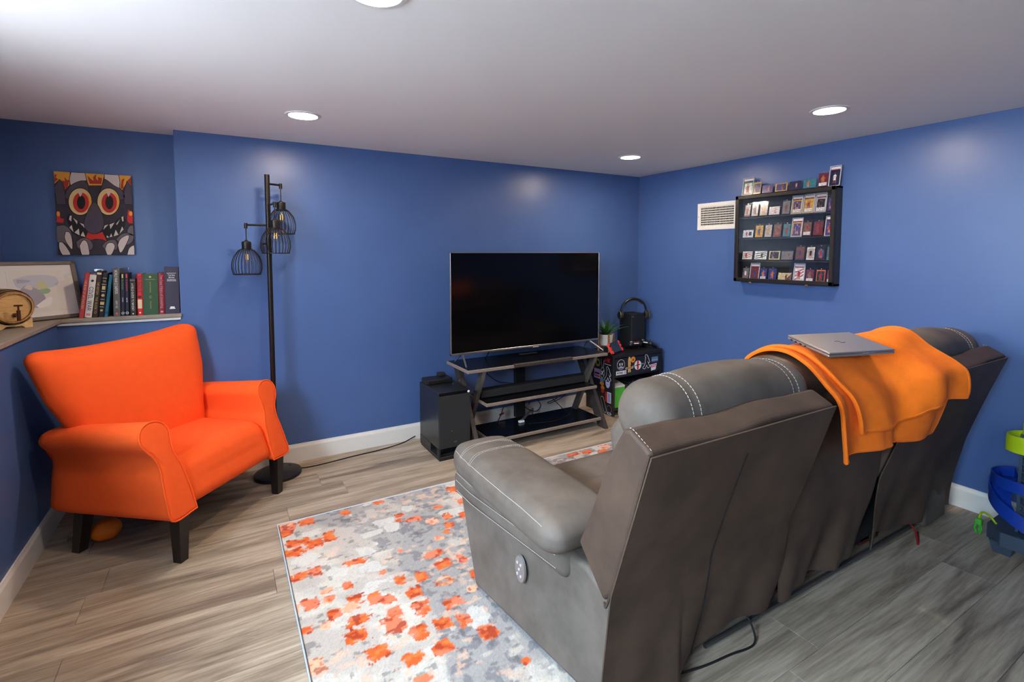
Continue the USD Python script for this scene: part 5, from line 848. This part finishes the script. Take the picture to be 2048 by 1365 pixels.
CARDS = {
 'T': [(-1.251, .093, .143, 's', 'green', 'red', 'frame bar', 'green and red'), (-1.330, .076, .113, 'm', 'gold', 'purple', 'frame', 'yellow and purple'), (-1.418, .098, .076, 'h', 'purple', 'orange', '', 'violet'), (-1.527, .105, .075, 'h', 'gold', 'brown', 'frame', 'gold framed'), (-1.632, .100, .077, 'h', 'navy', 'pink', '', 'dark blue'), (-1.737, .101, .079, 'h', 'teal', 'orange', 'l', 'teal'), (-1.828, .075, .116, 'm', 'maroon', 'orange', 'sig', 'dark red signed'), (-1.904, .075, .142, 's', 'navy', 'white', '', 'tall pale rimmed')],
 'A': [(-1.250, .060, .114, 'm', 'silver', 'red', 'bar', 'silver and red'), (-1.315, .065, .118, 'm', 'silver', 'purple', '', 'silver and violet'), (-1.389, .073, .121, 'm', 'silver', 'gold', 'bar', 'silver and gold'), (-1.476, .094, .076, 'h', 'white', 'pink', 'streak', 'white and pink'), (-1.567, .068, .118, 'm', 'grey', 'maroon', '', 'grey green'), (-1.647, .080, .137, 's', 'gold', 'black', 'sig frame', 'gold signed'), (-1.732, .078, .138, 's', 'gold', 'red', 'sig', 'gold and red signed'), (-1.815, .078, .138, 's', 'silver', 'black', 'sig frame', 'silver signed'), (-1.881, .045, .117, 'm', 'purple', 'blue', '', 'violet and blue')],
 'B': [(-1.261, .100, .074, 'h', 'white', 'red', 'patch l', 'white with a black patch'), (-1.355, .074, .114, 'm', 'gold', 'purple', '', 'gold and violet'), (-1.431, .065, .114, 'm', 'silver', 'gold', '', 'shiny silver and gold'), (-1.503, .069, .115, 'm', 'brown', 'red', 'bar', 'brown and red'), (-1.576, .065, .114, 'm', 'teal', 'red', '', 'teal'), (-1.652, .080, .142, 's', 'gold', 'blue', 'frame bar', 'gold framed'), (-1.727, .068, .119, 'm', 'brown', 'red', 'sig', 'brown and white signed'), (-1.804, .076, .119, 'm', 'maroon', 'red', '', 'rose red'), (-1.879, .058, .142, 's', 'purple', 'red', '', 'violet and red')],
 'C': [(-1.260, .096, .078, 'h', 'white', 'red', 'streak l', 'white with red streaks'), (-1.374, .112, .080, 'h', 'white', 'black', 'streak', 'white with black streaks'), (-1.487, .097, .080, 'h', 'cream', 'blue', 'frame l', 'cream and blue'), (-1.587, .098, .079, 'h', 'grey', 'brown', '', 'grey'), (-1.681, .074, .118, 'm', 'brown', 'purple', 'bar', 'violet and gold'), (-1.757, .066, .114, 'm', 'white', 'black', 'frame', 'white framed'), (-1.827, .068, .116, 'm', 'black', 'red', 'arch', 'black with a blue arch'), (-1.886, .044, .116, 'm', 'teal', 'red', '', 'teal and red')],
 'D': [(-1.248, .066, .109, 'm', 'grey', 'white', '', 'grey and white'), (-1.326, .080, .136, 's', 'maroon', 'blue', 'bar', 'dark red'), (-1.400, .065, .108, 'm', 'blue', 'orange', 'sig', 'blue and white signed'), (-1.474, .073, .110, 'm', 'blue', 'orange', '', 'deep blue'), (-1.573, .114, .073, 'h', 'brown', 'maroon', 'half', 'cream and brown'), (-1.678, .082, .140, 's', 'white', 'red', 'streak', 'white with a red label'), (-1.757, .067, .109, 'm', 'maroon', 'grey', 'sig', 'red signed'), (-1.832, .072, .110, 'm', 'orange', 'red', 'frame', 'orange and red'), (-1.891, .042, .110, 'm', 'red', 'gold', 'sig', 'red and yellow signed')]}
ZS = dict(T=DZ1, A=DZ0+.512, B=DZ0+.345, C=DZ0+.171, D=DZ0+.0142)
for row, L_ in CARDS.items():
    for i, (y, w_, h_, kind, bg, fg, ex, lk) in enumerate(L_): card(row, i, y, ZS[row], w_, h_, kind, bg, fg, ex.split(), lk)
ol = Thing('wall_outlet', 'metal electrical outlet plate low on the right wall behind the sofa', 'outlet', (0, -1.135, .525), -90); ol.part('plate', rb(0, -.003, 0, .075, .006, .118, .002), BZ)
for z in (.026, -.026): ol.part('socket', rb(0, -.0065, z, .034, .004, .030, .001), BLACK)
ol.part('screw', T(trimesh.creation.cylinder(.003, .002, sections=10), (0, -.007, 0), (90, 0, 0)), BZ)
# ------------------------------------------------------------------ the toy car tower at the right
TB = pm('toy_blue', S(20, 56, 150), .3); TG = pm('toy_lime', S(188, 208, 32), .35); TGR = pm('toy_slate', S(58, 70, 86), .45); TRD = pm('toy_red', S(214, 38, 36), .35)
ty = Thing('toy_car_tower', 'plastic toy car tower with blue spiral ramps and lime top by the right wall', 'toy', (-.32, -3.01, 0))
def ramp(r0, r1, a0, a1, z0, z1, wall_o, wall_i, th=.005, n=48):
    out = []
    a = np.radians(np.linspace(a0, a1, n)); z = np.linspace(z0, z1, n); prof = [(r0, wall_i), (r0, 0), (r1, 0), (r1, wall_o)]
    P = np.array([[(r*math.cos(t), r*math.sin(t), zz+h) for r, h in prof] for t, zz in zip(a, z)]); 
    Q = []
    for i in range(n):
        t, zz = a[i], z[i]; ring = [(r0-th, wall_i), (r0-th, -th), (r1+th, -th), (r1+th, wall_o), (r1, wall_o), (r1, 0), (r0, 0), (r0, wall_i)]
        Q.append(np.array([(r*math.cos(t), r*math.sin(t), zz+h) for r, h in ring]))
    return loft(Q)
ty.part('ramp', ramp(.07, .142, 40, 330, .335, .355, .050, .018), TB); ty.part('ramp', ramp(.075, .148, 70, 262, .31, .075, .070, .0), TB)
ty.part('landing', ramp(.02, .092, 20, 300, .560, .545, .034, .0), TG); ty.part('landing_wall', ramp(.094, .099, 120, 250, .52, .53, .075, .075), TG)
base = Polygon([(-.125, -.16), (-.135, .10), (-.08, .16), (.10, .16), (.16, .08), (.155, -.16), (.07, -.20), (-.07, -.20)]).buffer(.01)
ty.part('base', [ext(base.difference(Point(0, 0).buffer(.09)), .07).apply_translation((.03, -.03, .045))] + [T(trimesh.convex.convex_hull(np.array([(x+.03+dx*s_, y-.03+dy*s_, z) for dx in (-1, 1) for dy in (-1, 1) for z, s_ in ((0, .032), (.06, .045))])), (0, 0, 0)) for x, y in ((-.095, -.15), (.12, -.15), (-.095, .10), (.12, .10))], TGR)
ty.part('wheel_arch', T(ramp(.03, .055, 0, 180, 0, 0, .0, .0, .008), (-.10, .0, .055), (90, 0, 75)), TGR)
for sx in (-1, 1):
    for sy in (-1, 1): ty.part('post', bx(sx*.035-.006, sx*.035+.006, sy*.035-.006, sy*.035+.006, .08, .60), TGR)
lat = []
for k in range(12):
    z = .10+k*.04
    for s in (-1, 1): lat += [tube([(-.035, s*.035, z), (.035, s*.035, z+.04)], .004, 6), tube([(s*.035, -.035, z), (s*.035, .035, z+.04)], .004, 6)]
for k, me in enumerate(lat): ty.part('lattice_bar', me, TGR)
ty.part('stop_clip', rb(-.085, -.06, .375, .03, .035, .035, .006), TRD); ty.part('toy_car', [rb(-.05, -.03, .595, .05, .03, .018, .007), rb(-.045, -.03, .608, .026, .024, .016, .007)], TRD); ty.part('roof_sign', rb(.02, .03, .62, .05, .03, .07, .01), TG)
gc = Thing('green_toy_claw', 'small green toy claw hanging from a lime arm beside the tower', 'toy', (-.28, -2.80, 0)); q = W(gc)
q('arm', tube(smoothpath([(-.36, -2.90, .12), (-.32, -2.86, .135), (-.29, -2.825, .125), (-.275, -2.81, .085)], 24), .005, 8), TG); q('claw', [rb(-.275, -2.81, .065, .03, .03, .034, .008)] + [tube([(-.275+.010*math.cos(t), -2.81+.010*math.sin(t), .055), (-.275+.016*math.cos(t), -2.81+.016*math.sin(t), .03), (-.275+.006*math.cos(t), -2.81+.006*math.sin(t), .004)], .005, 6) for t in (0, 2.1, 4.2)], pm('toy_green', S(70, 170, 50), .4))
